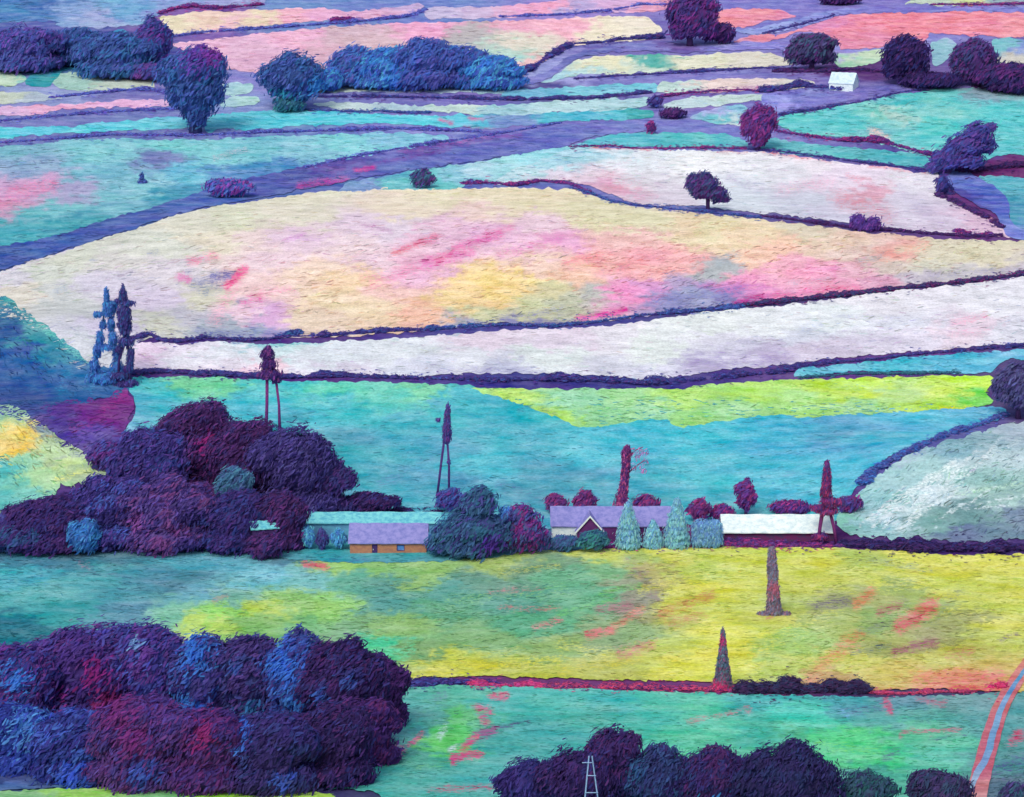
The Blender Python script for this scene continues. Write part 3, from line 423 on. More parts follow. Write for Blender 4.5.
field('field', 'turquoise green field along the bottom', [(378,690),(420,685),(500,686),(600,690),(740,694),(870,698),(960,695),(1050,692),(1050,860),(400,860),(380,797),(330,790),(296,785),(345,768),(366,750),(380,722),(394,700)],
 [(410,700,(90,178,166)),(400,740,(86,160,165)),(390,725,(80,180,170)),(430,720,(90,172,160)),(450,738,(96,208,112)),(455,715,(100,190,130)),(420,760,(84,175,160)),(350,775,(74,175,170)),(500,700,(76,180,172)),(480,690,(90,185,160)),(560,700,(82,186,172)),(480,770,(82,176,170)),(430,780,(80,176,165)),(540,735,(74,172,166)),(500,745,(74,170,164)),(620,700,(76,182,176)),(590,715,(78,176,160)),(700,712,(86,196,166)),(650,705,(84,190,170)),(760,700,(76,180,176)),(700,730,(90,196,160)),(650,725,(78,185,165)),(800,718,(80,202,178)),(760,730,(80,185,165)),(840,740,(86,208,142)),(870,752,(90,208,146)),(780,735,(80,180,140)),(880,720,(92,172,166)),(940,720,(98,174,166)),(900,704,(95,150,165)),(850,705,(80,165,175)),(830,752,(80,200,136)),(940,750,(90,192,160)),(890,780,(76,176,150)),(860,775,(70,160,145)),(920,735,(96,190,155)),(1000,720,(90,160,162)),(1010,760,(84,150,150)),(960,702,(110,160,162)),(1005,790,(80,110,130)),(500,860,(70,150,150)),(900,860,(70,150,130))],
 [(492,697,506,697,3.5,(232,60,130),.8),(478,708,490,712,4,(226,60,130),.7),(482,716,486,722,4,(215,60,130),.7),(465,745,480,736,3,(235,45,130),.85),(478,736,494,730,4.5,(170,60,140),.85),(452,758,480,755,3.5,(236,50,130),.85),(453,764,456,756,3,(236,50,130),.8),(462,750,470,740,3,(235,50,130),.7),(390,745,398,750,6,(180,70,140),.55),(395,754,402,752,4,(225,60,130),.7),(410,745,422,734,2.5,(226,80,130),.7),(388,736,396,742,5,(120,100,150),.5),(435,698,444,696,5,(100,130,160),.55),(500,728,528,722,2,(90,80,140),.6),(446,745,458,715,6,(98,212,112),.75),(440,738,444,728,3,(190,225,225),.7),(450,750,455,748,2.5,(210,225,235),.7),(430,790,500,788,3,(200,50,120),.6),(415,768,450,765,2,(120,205,110),.4),
  (905,732,960,730,1.8,(205,100,130),.75),(900,738,912,730,2,(200,90,130),.6),(885,700,890,712,3.5,(222,70,120),.8),(920,700,945,704,3.5,(200,100,130),.6),(845,712,880,708,5,(90,110,150),.5),(690,722,740,712,3,(205,110,130),.5),(745,708,752,712,3,(226,100,130),.5),(840,712,848,716,3,(120,180,225),.6),(930,740,965,736,2,(90,110,150),.5),(1012,742,1020,735,5,(225,60,120),.7),(1000,770,1024,760,8,(90,80,150),.5),(820,745,880,752,5,(120,220,110),.5),(700,745,770,738,4,(60,160,120),.4),(640,730,560,745,3,(60,165,140),.4),(885,757,895,752,4,(90,80,140),.6)], tufts=1.2, gain=1.08)
field('field', 'bright lime strip at the bottom left corner', [(-30,860),(-30,793),(60,790),(130,786),(230,788),(300,793),(335,798),(330,860)],
 [(20,794,(130,200,130)),(80,792,(150,222,90)),(160,790,(120,200,130)),(200,792,(156,226,80)),(280,795,(176,230,90)),(0,830,(140,210,100)),(200,830,(150,215,90))], lift=3)
field('path', 'dusky blue path at the bottom left edge', [(-30,767),(30,771),(90,779),(110,785),(60,788),(-30,792)], [(0,775,(62,78,142)),(50,782,(64,88,150)),(0,787,(85,110,180)),(90,783,(60,110,160))], cat='path')
# lanes
field('road', 'wide periwinkle blue road climbing from the left edge', [(-30,250),(0,247),(50,237),(100,222),(150,208),(200,192),(250,178),(300,168),(350,159),(400,150),(450,142),(510,134),(560,126),(640,120),(660,124),(640,131),(590,137),(565,146),(540,151),(500,157),(450,165),(400,172),(350,180),(300,190),(250,200),(200,209),(165,218),(130,230),(80,245),(10,268),(-30,274)],
 [(0,256,(66,92,170)),(50,248,(70,100,178)),(100,232,(72,98,176)),(150,220,(80,105,180)),(200,203,(86,112,188)),(230,198,(70,110,185)),(250,190,(88,100,180)),(300,180,(92,96,176)),(350,170,(96,104,184)),(400,161,(98,108,188)),(450,154,(104,112,192)),(500,147,(100,106,188)),(540,140,(104,112,194)),(600,128,(112,116,196)),(640,125,(122,128,202)),(330,166,(100,80,165)),(420,150,(100,90,170))],
 [(300,186,345,180,3.5,(215,60,150),.6),(355,170,375,167,2,(225,50,140),.7),(330,172,450,150,2,(120,60,160),.6),(400,152,520,135,2.4,(140,60,160),.55),(440,143,500,135,3,(220,90,160),.45),(60,235,200,190,2,(60,50,130),.5),(20,262,165,214,2,(60,60,150),.4),(250,196,300,184,2,(60,70,160),.4)], lift=7, cat='road')
field('lane', 'curving bright blue lane near the right edge', [(950,172),(966,170),(982,180),(1000,190),(1010,206),(1012,224),(1050,236),(1050,242),(1012,238),(1002,226),(995,214),(975,204),(955,192),(945,182)],
 [(958,180,(110,125,205)),(975,188,(95,110,200)),(1000,205,(92,108,200)),(1008,228,(120,135,215)),(955,190,(80,80,165))], [(950,196,990,212,3,(80,50,130),.7)], lift=7, cat='lane')
field('lane', 'lilac lane under the coral field', [(764,27),(800,18),(830,10),(880,7),(960,6),(1050,8),(1050,12),(920,12),(850,14),(828,20),(800,28),(770,34),(740,33),(735,30)],
 [(770,28,(150,160,225)),(820,15,(135,140,215)),(900,9,(120,115,200)),(1000,9,(130,130,210))], lift=7, cat='lane')
field('lane', 'lilac lane in front of the white hut', [(764,95),(790,94),(830,94),(880,86),(930,82),(965,83),(970,87),(930,90),(890,96),(850,104),(810,110),(775,116),(764,112)],
 [(780,104,(145,150,222)),(810,104,(120,120,198)),(860,95,(112,108,188)),(920,87,(116,104,182))], [(790,112,860,102,2,(80,40,120),.6)], lift=7, cat='lane')
field('lane', 'lilac lane running left from the purple top tree', [(510,84),(545,72),(570,56),(600,48),(650,42),(700,44),(760,42),(800,47),(800,50),(740,50),(690,53),(640,52),(590,55),(565,66),(545,80),(505,90)],
 [(550,74,(130,130,205)),(590,52,(105,110,185)),(650,47,(125,125,198)),(740,47,(140,135,215)),(690,50,(110,90,170))], lift=7, cat='lane')
def track():
    def band(pts, w, name, label, smp, lift):
        P = np.array(pts, float); d = np.gradient(P, axis=0); n = np.stack([-d[:, 1], d[:, 0]], 1); n /= np.linalg.norm(n, axis=1)[:, None]
        ww = np.array(w)[:, None]
        poly = [tuple(p) for p in (P+n*ww)]+[tuple(p) for p in (P-n*ww)[::-1]]
        field(name, label, poly, smp, lift=lift, cat='path', rag=.6, step=2.2, tufts=0)
    pts = [(1034,658),(1016,682),(1002,706),(993,732),(985,760),(978,790),(972,830)]
    band(pts, [6,7,8,9,9.5,10,10], 'path', 'curving path with coral edges near the bottom right corner', [(1024,670,(222,140,120)),(1006,700,(214,115,125)),(993,740,(208,108,128)),(980,790,(214,130,135)),(988,770,(205,95,125))], 13)
    band([(x+1, y) for x, y in pts[:5]]+[(977,775),(971,792)], [1.2,2,2.6,3.2,3.6,3.2,1.5], 'path', 'pale blue centre strip of the coral edged path', [(1016,685,(96,150,205)),(1000,715,(126,175,215)),(986,760,(120,165,212)),(978,785,(150,180,215))], 16)
track()

# low grass tufts lying over the fields, coloured like the crop they grow in
def dab_mesh(name, cen, U, V, cols, mat, parent=None, origin=(0, 0, 0), extra=None, fold=.35):
    """many leaf-sized six sided dabs as one mesh; U,V half axes"""
    n = len(cen); cen = cen-np.array(origin)
    k = np.array([(-1, 0), (-.55, .8), (.5, 1), (1, .1), (.55, -.85), (-.5, -1)])
    co = cen[:, None, :] + k[None, :, 0, None]*U[:, None, :] + k[None, :, 1, None]*V[:, None, :]
    nrm = np.cross(U, V); nl = np.linalg.norm(nrm, axis=1, keepdims=True)+1e-9
    co[:, (1, 4), :] += (nrm/nl*np.linalg.norm(V, axis=1, keepdims=True)*fold)[:, None, :]
    co = co.reshape(-1, 3); nv = len(co)
    cc = np.repeat(cols, 6, axis=0)
    loops = np.arange(nv, dtype=np.int32); starts = np.arange(0, nv, 6, dtype=np.int32)
    if extra is not None:                        # (verts, quads, cols)
        ev, ef, ec = extra; ev = ev-np.array(origin)
        loops = np.concatenate([loops, (ef+nv).ravel().astype(np.int32)])
        starts = np.concatenate([starts, nv+np.arange(len(ef), dtype=np.int32)*4])
        co = np.vstack([co, ev]); cc = np.vstack([cc, ec])
    me = bpy.data.meshes.new(name)
    me.vertices.add(len(co)); me.vertices.foreach_set('co', co.astype(np.float32).ravel())
    me.loops.add(len(loops)); me.loops.foreach_set('vertex_index', loops)
    me.polygons.add(len(starts)); me.polygons.foreach_set('loop_start', starts)
    me.update(calc_edges=True); me.validate()
    setcol(me, 'col', cc)
    me.materials.append(mat)
    o = bpy.data.objects.new(name, me); C.objects.link(o)
    if parent: o.parent = parent
    return o
def jitter_cols(c, v=.18, h=.08):
    n = len(c)
    return np.clip(c*(1+rng.normal(0, v, (n, 1)))*(1+rng.normal(0, h, (n, 3))), .003, .92)
def tufts():
    cen = []; U = []; V = []; K = []
    for o, B, samples, accs, dens, rd, zl in FIELDS:
        if dens <= 0: continue
        b = np.array(B); x0, y0 = b.min(0); x1, y1 = b.max(0); x0 = max(x0, -120); x1 = min(x1, 1144); y0 = max(y0, -12); y1 = min(y1, 830)
        if x1 <= x0 or y1 <= y0: continue
        n = int((x1-x0)*(y1-y0)/17*dens)
        px = rng.uniform(x0, x1, n); py = rng.uniform(y0, y1, n); ok = in_poly(px, py, B)
        keep = fbm(px/40, py/14, 200) + rng.uniform(-.25, .25, n) > .46
        ok &= keep; px = px[ok]; py = py[ok]
        if len(px) == 0: continue
        X, Y, Z = ground(px, py); s = np.hypot(X, Y)/FPX
        col = palette_at(px+rng.normal(0, 7, len(px)), py+rng.normal(0, 3, len(px)), samples)
        if accs:
            a = accents_at(px, py, accs); k = (a[:, 3]*1.0 > rng.uniform(.35, 1.2, len(px)))
            col[k] = a[k, :3]
        col = jitter_cols(col, .17, .07)
        ang = rng.normal(0, .28, len(px)) + rd*.9
        L = s*rng.uniform(1.6, 5.5, len(px)); wv = s*rng.uniform(.35, .8, len(px))
        # stretch along the slope so a stroke keeps its slant over the ground
        u = np.stack([np.cos(ang), np.sin(ang)*2.2, np.zeros(len(px))], 1)*L[:, None]
        u[:, 2] = terr(X+u[:, 0], Y+u[:, 1])-terr(X, Y)
        v = np.stack([-np.sin(ang)*.3, np.full(len(px), 1.7), np.zeros(len(px))], 1)*wv[:, None]; v[:, 2] = terr(X+v[:, 0], Y+v[:, 1])-terr(X, Y)+wv*.10
        cen.append(np.stack([X, Y, Z+zl+.012+wv*.10], 1)); U.append(u); V.append(v); K.append(col)
    o = dab_mesh('grass', np.vstack(cen), np.vstack(U), np.vstack(V), np.vstack(K), M_LEAF, fold=.05)
    tag(o, 'low tufts and mown strokes of grass over all the fields', 'grass', None, 'stuff')
tufts()

# ------------------------------------------------------------------ trees, shrubs, hedges
PURP = [(72,50,124),(84,62,146),(58,44,112),(98,58,140),(76,84,164)]
NAVY = [(62,84,148),(70,96,160),(58,72,138),(84,90,165),(60,110,165)]
DARK = [(62,34,92),(74,42,110),(50,34,88),(90,40,105),(62,52,120)]
MAG = [(130,50,125),(145,60,135),(105,50,125),(160,70,145),(90,60,138)]
BLUE = [(64,120,190),(60,140,195),(76,104,180),(80,160,205),(70,90,170)]
WINE = [(82,40,98),(94,40,102),(72,42,104),(112,46,118),(68,48,112)]
PALEB = [(120,185,215),(110,170,210),(140,195,220),(100,150,205),(125,175,205)]
TEALD = [(58,108,132),(50,95,125),(66,125,140),(70,85,135),(60,130,130)]
LEAFK = np.array((1.24, 1.54, 1.70))            # leaves stand partly in one another's shade, so their own colour is lighter than the mass looks
def blob_dabs(blobs, pal, s, dens, dab, tilt, patches=()):
    """blobs: list of (centre vec, rx, ry(depth), rz). returns cen,U,V,cols and core"""
    cen = []; U = []; V = []; K = []; ev = []; ef = []; ec = []; off = 0
    pal = [tuple(.90*v+.10*sum(c)/3 for v in c) for c in pal]
    P = np.clip(np.array([lin(c) for c in pal])*LEAFK, 0, .85)
    dab = dab*.66
    for c, rx, ry, rz in blobs:
        area = 4*math.pi*((rx*rz+rx*ry+ry*rz)/3)
        dl = dab*s; n = max(16, int(area/(dl*dl*.46)*dens))
        d = rng.normal(0, 1, (n, 3)); d /= np.linalg.norm(d, axis=1)[:, None]
        d = d[d[:, 2] > -.75]; n = len(d)
        lump = np.array([mnoise.noise(Vector((q*2.1+np.array(c)*.7))) for q in d]) if n < 60000 else np.zeros(n)
        r = (0.92+.30*lump+rng.normal(0, .06, n)); sp = rng.random(n) < .11; r[sp] += rng.uniform(.03, .30, sp.sum())
        p = np.array(c)+d*np.array((rx, ry, rz))*r[:, None]
        # flat-ish dabs facing mostly outward, long axis slanting
        nv = d*.8+np.array((0, -.35, .25))+rng.normal(0, .26, (n, 3)); nv /= np.linalg.norm(nv, axis=1)[:, None]
        a = tilt+rng.normal(0, .30, n)
        ax = np.stack([np.cos(a), rng.normal(0, .25, n), np.sin(a)], 1)
        u = ax-nv*(ax*nv).sum(1)[:, None]; u /= np.linalg.norm(u, axis=1)[:, None]+1e-9
        v = np.cross(nv, u)
        ln = dl*rng.uniform(.5, 1.35, n); wd = ln*rng.uniform(.14, .30, n)
        # clumped colour choice
        sc = 1.0/max(rx*.9, 1e-3)
        g = np.array([mnoise.noise(Vector((q[0]*sc*1.5, q[1]*sc*1.5, q[2]*sc*2.2))) for q in p])
        idx = np.clip(((g*1.1+.5)+rng.normal(0, .16, n))*len(P), 0, len(P)-1).astype(int)
        col = P[idx].copy()
        for pc, pr, prgb in patches:
            dd = np.abs(p-np.array(pc)); k = (np.hypot(dd[:, 0], dd[:, 2]) + rng.normal(0, pr*.42, n)) < pr
            col[k] = np.clip(lin(prgb)*LEAFK, 0, .85)
        cen.append(p); U.append(u*ln[:, None]); V.append(v*wd[:, None]); K.append(jitter_cols(col, .13, .06))
        # leafy core
        nu, nw = 12, 7
        th = np.linspace(0, 2*math.pi, nu, endpoint=False); ph = np.linspace(.12, math.pi-.12, nw)
        T, Ph = np.meshgrid(th, ph)
        q = np.stack([np.sin(Ph)*np.cos(T), np.sin(Ph)*np.sin(T), np.cos(Ph)], -1).reshape(-1, 3)
        rr = .82*(1+rng.normal(0, .05, len(q)))
        ev.append(np.array(c)+q*np.array((rx, ry, rz))*rr[:, None])
        cc = P[rng.integers(0, len(P), len(q))]; ec.append(np.hstack([cc]))
        for j in range(nw-1):
            for i in range(nu):
                ef.append((off+j*nu+i, off+j*nu+(i+1) % nu, off+(j+1)*nu+(i+1) % nu, off+(j+1)*nu+i))
        off += len(q)
    return np.vstack(cen), np.vstack(U), np.vstack(V), np.vstack(K), (np.vstack(ev), np.array(ef), np.vstack(ec))
def tube(pts, rad, seg=7):
    vs_ = []; fs_ = []
    P = [np.array(p, float) for p in pts]
    for i, p in enumerate(P):
        t = (P[min(i+1, len(P)-1)]-P[max(i-1, 0)]); t /= np.linalg.norm(t)+1e-9
        a = np.cross(t, (0, 1, 0.01)); a /= np.linalg.norm(a)+1e-9; b = np.cross(t, a)
        for k in range(seg):
            w = 2*math.pi*k/seg; vs_.append(p+(a*math.cos(w)+b*math.sin(w))*rad[i]*random.uniform(.88, 1.12))
    for i in range(len(P)-1):
        for k in range(seg):
            fs_.append((i*seg+k, i*seg+(k+1) % seg, (i+1)*seg+(k+1) % seg, (i+1)*seg+k))
    fs_.append(tuple(range(seg))[::-1]); fs_.append(tuple((len(P)-1)*seg+k for k in range(seg)))
    return vs_, fs_
_barkc = {}
def bark(rgb):
    if rgb not in _barkc: _barkc[rgb] = plain_material('bark_%d' % len(_barkc), rgb, .4, 2.5)
    return _barkc[rgb]
def auto_blobs(x0, y0, x1, y1, n=6, taper=0.0):
    """lobes filling a crown seen between these photo points; taper>0 narrows the foot, <0 narrows the head"""
    cx, cy = (x0+x1)/2, (y0+y1)/2; rx, ry = (x1-x0)/2, (y1-y0)/2
    out = [(cx, cy, rx*.74, ry*.80, 0.0)]
    for k in range(n):
        a = 2*math.pi*(k+random.uniform(-.25, .25))/n; q = random.uniform(.42, .66)
        bx = cx+math.cos(a)*rx*q; by = cy-math.sin(a)*ry*q
        w = 1.0
        if taper: w = 1+taper*math.sin(a)*.5; bx = cx+(bx-cx)*w
        out.append((bx, by, rx*random.uniform(.28, .46)*w, ry*random.uniform(.28, .44), random.uniform(-.4, .4)))
    return out
def tree(name, label, cat, base, blobs, pal, stems=None, group=None, dens=1.0, dab=4.6, tilt=.9, patches=(), bark_rgb=(80,55,110), depth=.9, stem_r=1.6):
    """base = photo point where it stands; blobs = (x, y, rx, ry, depth offset) in photo units at that distance"""
    bx, by, bz = [float(v) for v in ground(np.array([base[0]]), np.array([base[1]]))[:, 0]] if False else [float(v[0]) for v in ground(np.array([base[0]], float), np.array([base[1]], float))]
    s = math.sqrt(bx*bx+by*by+(CAMZ-bz)**2)/FPX
    root = None
    if cat == 'tree' and name == 'slender_tree':
        nb = []
        for a_, b_ in zip(blobs[:-1], blobs[1:]):
            nb.append(a_)
            if abs(a_[0]-b_[0]) < 3.6 and 0 < b_[1]-a_[1] < 22 and max(a_[2], b_[2]) < 8:
                nb += [tuple(a_[q]*(1-u)+b_[q]*u for q in range(4)) for u in (.33, .66)]
        blobs = nb+[blobs[-1]]
    B3 = []
    for b in blobs:
        c = upright(b[0], b[1], by); rx = b[2]*s; rz = b[3]*s*1.02; ry = max(rx, min(rz, rx*1.5))*depth
        c[1] += (b[4] if len(b) > 4 else 0)*rx
        B3.append((c, rx, ry, rz))
    pt = [(upright(p[0], p[1], by), p[2]*s, p[3]) for p in patches]
    for q in pt: pass
    cen, U, V, K, core = blob_dabs(B3, pal, s, dens, dab, tilt, pt)
    if stems is None:                                    # shrub: one mesh, foliage to the ground
        o = dab_mesh(name, cen, U, V, K, M_LEAF, None, (bx, by, bz), core); o.location = (bx, by, bz)
        return tag(o, label, cat, group)
    root = empty(name, (bx, by, bz)); tag(root, label, cat, group)
    dab_mesh('crown', cen, U, V, K, M_LEAF, root, (bx, by, bz), core)
    for st in stems:
        pts = [upright(p[0], p[1], by)-np.array((bx, by, bz)) for p in st]
        rad = [(p[2] if len(p) > 2 else stem_r)*s for p in st]
        v, f = tube(pts, rad); link('trunk', v, f, bark(bark_rgb), root, True)
    return root
def stemline(cx, base, top, w=3.2, lean=0):
    return [(cx, base+1.5, w), (cx+lean*.3, base-(base-top)*.35, w*.75), (cx+lean, top, w*.4)]
def shrub(label, cx, base, x0, y0, x1, y1, pal, n=6, **kw):
    return tree(kw.pop('name', 'shrub'), label, kw.pop('cat', 'shrub'), (cx, base), auto_blobs(x0, y0, x1, y1, n), pal, None, **kw)
def wtree(label, cx, base, x0, y0, x1, y1, pal, n=9, **kw):
    """tree of a closed wood: foliage down to the ground, shoulders meeting its neighbours"""
    w = (x1-x0); h = y1-y0; xm = (x0+x1)/2; B = []
    B.append((xm, y0+h*.50, w*.46, h*.42, 0)); B.append((xm, base-h*.22, w*.52, h*.24, -.1))
    for k in range(n):
        a = math.pi*(k+random.uniform(-.3, .3))/(n-1)
        B.append((xm+math.cos(a)*w*random.uniform(.26, .46), y0+h*.46-math.sin(a)*h*random.uniform(.16, .32), w*random.uniform(.16, .30), h*random.uniform(.13, .24), random.uniform(-.5, .3)))
    for k in range(5):
        B.append((x0+w*(k+.5)/5+random.uniform(-4, 4), base-h*random.uniform(.06, .22), w*random.uniform(.15, .22), h*random.uniform(.10, .18), random.uniform(-.6, -.1)))
    return tree('broadleaf_tree', label, 'tree', (cx, base), B, pal, [stemline(cx, base, (y0+y1)/2, kw.pop('w', 3.2))], **kw)
def rtree(label, cx, base, x0, y0, x1, y1, pal, n=7, taper=0, w=3.2, **kw):
    return tree(kw.pop('name', 'broadleaf_tree'), label, 'tree', (cx, base), auto_blobs(x0, y0, x1, y1, n, taper), pal, [stemline(cx, base, (y0+y1)/2, w)], **kw)

def hedge(label, pts, h, pal, wob=.35, dens=1.0, dab=3.6, group=None, gaps=0.0, hv=None):
    if pts[0][0] <= 0: pts = [(-420, pts[0][1])]+pts
    if pts[-1][0] >= 1030: pts = pts+[(1440, pts[-1][1])]
    hv = None if hv and len(hv) != len(pts) else hv
    P = np.array(pts, float); seg = np.hypot(*np.diff(P, axis=0).T); L = np.concatenate([[0], np.cumsum(seg)])
    stepx = max(1.6, h*.55); n = max(3, int(L[-1]/stepx)); t = np.linspace(0, L[-1], n)
    px = np.interp(t, L, P[:, 0]); py = np.interp(t, L, P[:, 1])
    X, Y, Z = ground(px, py); s = np.sqrt(X**2+Y**2)/FPX
    hh = .70*h*s*(.15+1.55*fbm(px/16, py*0+3, 300+int(px[0]))**1.25*1.25)*(np.interp(t, L, hv) if hv else 1)
    gaps = max(gaps, .15)
    blobs = [(np.array((X[i]+random.uniform(-.3, .3)*hh[i], Y[i]+random.uniform(-.4, .4)*hh[i], Z[i]+hh[i]*.38)), max(hh[i]*.9, stepx*s[i]*random.uniform(.7, 1.3)), hh[i]*1.0, hh[i]*.60) for i in range(n) if random.random() >= gaps]
    cen, U, V, K, core = blob_dabs(blobs, pal, float(s.mean()), .8*dens, min(dab, 1.4+h*.42), .12)
    # weedy fringe creeping out over the field edges
    m = int(L[-1]*1.5); tt = rng.uniform(0, L[-1], m); qx = np.interp(tt, L, P[:, 0]); qy = np.interp(tt, L, P[:, 1])
    ok = fbm(qx/18, qy*0, 77) > .40; qx = qx[ok]; qy = qy[ok]; m = len(qx)
    if m:
        qy = qy+rng.normal(0, 1, m)*(.45*h+.7); fx, fy, fz = ground(qx, qy); fs = np.hypot(fx, fy)/FPX; an = rng.normal(0, .3, m)
        u = np.stack([np.cos(an), np.sin(an)*2, np.zeros(m)], 1)*(fs*rng.uniform(.8, 3.0, m))[:, None]; u[:, 2] = terr(fx+u[:, 0], fy+u[:, 1])-terr(fx, fy)
        v = np.stack([np.zeros(m), np.full(m, 1.4), np.full(m, .35)], 1)*(fs*rng.uniform(.3, .6, m))[:, None]
        pc = np.clip(np.array([lin(pal[k]) for k in rng.integers(0, len(pal), m)])*np.array((1.3, 1.4, 1.5)), 0, .85)
        cen = np.vstack([cen, np.stack([fx, fy, fz+.2], 1)]); U = np.vstack([U, u]); V = np.vstack([V, v]); K = np.vstack([K, jitter_cols(pc, .15, .06)])
    o = dab_mesh('hedge', cen, U, V, K, M_LEAF, None, (X[0], Y[0], Z[0]), core); o.location = (float(X[0]), float(Y[0]), float(Z[0]))
    return tag(o, label, 'hedge', group)

# --- far hedges
HG = 'hedgerows between the fields'
LAV = [(96,96,178),(116,118,196),(86,76,160),(112,70,160),(104,112,190)]
DKP = [(74,56,128),(84,62,140),(60,56,130),(104,56,132),(76,84,160)]
MGP = [(150,40,120),(100,45,125),(190,50,125),(80,50,125),(120,60,140)]
BLP = [(72,88,160),(64,70,145),(90,100,175),(80,50,130),(60,110,165)]
hedge('violet hedge between the peach strip and the big pink field', [(170,37),(210,32),(260,29),(300,26),(345,23),(400,18),(415,15),(425,10)], 3.6, LAV)
hedge('magenta clump joining the violet hedge above the pink field', [(335,22),(352,20)], 5, MGP)
hedge('purple hedge line along the very top left', [(160,14),(175,9),(195,7),(215,9),(262,5)], 3.4, MGP)
hedge('dark purple hedge climbing left of the cream strip', [(508,82),(530,70),(548,58),(560,50),(575,44),(600,43),(620,40),(660,38)], 5.5, DKP)
hedge('blue lilac hedge line at the top centre', [(500,17),(560,15),(610,11),(640,5),(668,5)], 2.6, LAV)
hedge('broken plum hedge below the cream green strip', [(50,98),(90,94),(130,90),(150,90),(175,95)], 3.2, LAV)
hedge('thin violet hedge under the pink band', [(0,121),(60,116),(110,112),(180,109)], 3.2, LAV)
hedge('long violet hedge above the wide turquoise meadow', [(0,143),(60,139),(110,135),(190,136),(250,133),(330,131),(400,129),(480,132)], 3.4, LAV)
hedge('violet hedge between the two pale strips under the blue trees', [(320,97),(380,97),(430,98),(470,99),(520,100),(600,98),(650,93)], 3.4, DKP)
hedge('thin dark hedge along the long turquoise band', [(300,110),(360,112),(380,111),(400,113),(430,113)], 1.8, BLP)
hedge('thin plum hedge along the cream strip below the top tree', [(575,79),(620,76),(700,72),(764,68),(800,70)], 2.4, DKP)
hedge('magenta hedge between the peach strip and mint strip', [(655,98),(690,93),(720,91),(745,90),(765,92)], 3, MGP)
hedge('thin plum hedge on the top right lilac lane', [(764,34),(800,25),(830,17),(835,15)], 1.8, DKP)
hedge('thin crimson hedge at the top right corner', [(930,5),(980,5),(1034,4)], 2.2, MGP)
hedge('dark plum hedge behind the white hut', [(775,72),(800,72),(830,72),(850,70),(880,72),(910,80)], 4.5, WINE)
hedge('plum hedge left of the white hut', [(764,92),(780,90),(800,86),(825,88),(840,90)], 6, DKP)
hedge('plum hedge along the lilac lane near the hut', [(780,115),(820,109),(860,102),(900,93),(950,86)], 2.6, DKP)
hedge('crimson hedge below the turquoise field on the right', [(776,131),(800,135),(840,141),(870,141),(885,143),(910,150),(935,157)], 3.8, MGP, hv=[.6,.7,1,1.7,1.4,.8,1])
hedge('plum hedge on the top edge of the white field', [(745,149),(790,153),(850,161),(900,167),(930,171)], 2.4, DKP)
hedge('rosy hedge on the left top edge of the white field', [(570,147),(610,146),(640,149),(700,148),(745,149)], 2.2, MGP)
hedge('dark wine hedge at the foot of the leaning purple tree', [(965,172),(985,170),(1000,168),(1034,166)], 9, WINE)
hedge('dark plum hedge beside the curving blue lane', [(938,196),(952,202),(970,210),(985,218),(1000,228)], 5, WINE)
hedge('plum hedge along the top of the pink hill on the right', [(760,216),(800,221),(850,228),(880,230),(930,234),(975,237),(1000,236)], 3.4, WINE)
hedge('crimson tussocks near the right end of the hill top hedge', [(955,232),(975,235),(990,235)], 4.5, MGP)
hedge('slate blue hedge on the crest of the pink hill', [(570,188),(590,193),(610,201),(640,206),(680,210),(720,214),(760,218)], 2.8, BLP)
hedge('magenta hedge where the white field meets the pink hill', [(463,184),(490,183),(515,186),(540,181),(570,184),(590,192)], 3.6, MGP)
hedge('violet scrub along the blue road bank', [(305,168),(350,158),(400,149),(450,141),(510,132),(560,123)], 3, LAV, gaps=.25)
hedge('dark hedge on the lower edge of the pink hill, left half', [(132,340),(150,335),(163,342),(180,342),(205,338),(250,341),(290,337),(330,336),(380,332),(430,330)], 4.4, DKP)
hedge('dark blue hedge on the lower edge of the pink hill, middle', [(430,330),(470,327),(510,325),(550,327),(590,323),(640,316),(700,311),(740,308)], 4.4, BLP)
hedge('wine and green hedge on the lower edge of the pink hill, right', [(740,306),(764,304),(800,300),(850,295),(900,289),(960,283),(1034,273)], 4.4, [(80,50,110),(100,45,105),(60,80,120),(140,45,110),(70,60,120)])
hedge('magenta and blue tufts on the lower hedge of the pink hill', [(280,337),(296,334),(302,334)], 6, BLP)
hedge('dark hedge below the white field, left part', [(134,374),(160,372),(200,374),(262,377),(300,378),(330,376),(400,378),(480,380)], 5.2, DKP)
hedge('dark hedge below the white field, middle part', [(480,381),(540,380),(600,381),(640,384),(680,382),(730,377),(790,371)], 7, DKP)
hedge('plum hedge below the white field, right part', [(780,370),(830,363),(870,360),(910,355),(960,351),(1034,345)], 3.8, DKP)
hedge('dark green hedge above the lime strip', [(800,378),(850,374),(900,374),(960,373)], 2.4, TEALD)
hedge('violet blue hedge up the shoulder of the pale right hill', [(1004,416),(975,426),(940,438),(905,454),(880,468),(862,484)], 6, [(84,90,165),(70,80,160),(100,80,150),(64,110,180),(90,110,175)])
hedge('dark purple hedge under the pale right hill', [(838,545),(880,548),(930,550),(980,550),(1034,550)], 12, DARK)
hedge('dark crimson hedge below the white roofed barn', [(724,545),(750,546),(780,547),(810,547),(838,547)], 8, MGP)
hedge('wine red hedge in front of the white farmhouse', [(600,548),(640,548),(680,547),(724,546)], 5, MGP)
hedge('purple left stretch of the meadow bottom hedge', [(412,686),(440,684),(470,684),(498,685)], 7.5, PURP)
hedge('hot pink stretch of the meadow bottom hedge', [(470,685),(500,686),(530,686),(545,687)], 6, [(236,50,120),(220,50,120),(200,60,130),(240,70,120)])
hedge('mixed crimson and purple stretch of the meadow bottom hedge', [(545,688),(580,687),(620,688),(660,690),(700,690),(735,691)], 6, [(220,55,115),(130,50,120),(200,60,110),(90,60,120),(236,70,110)])
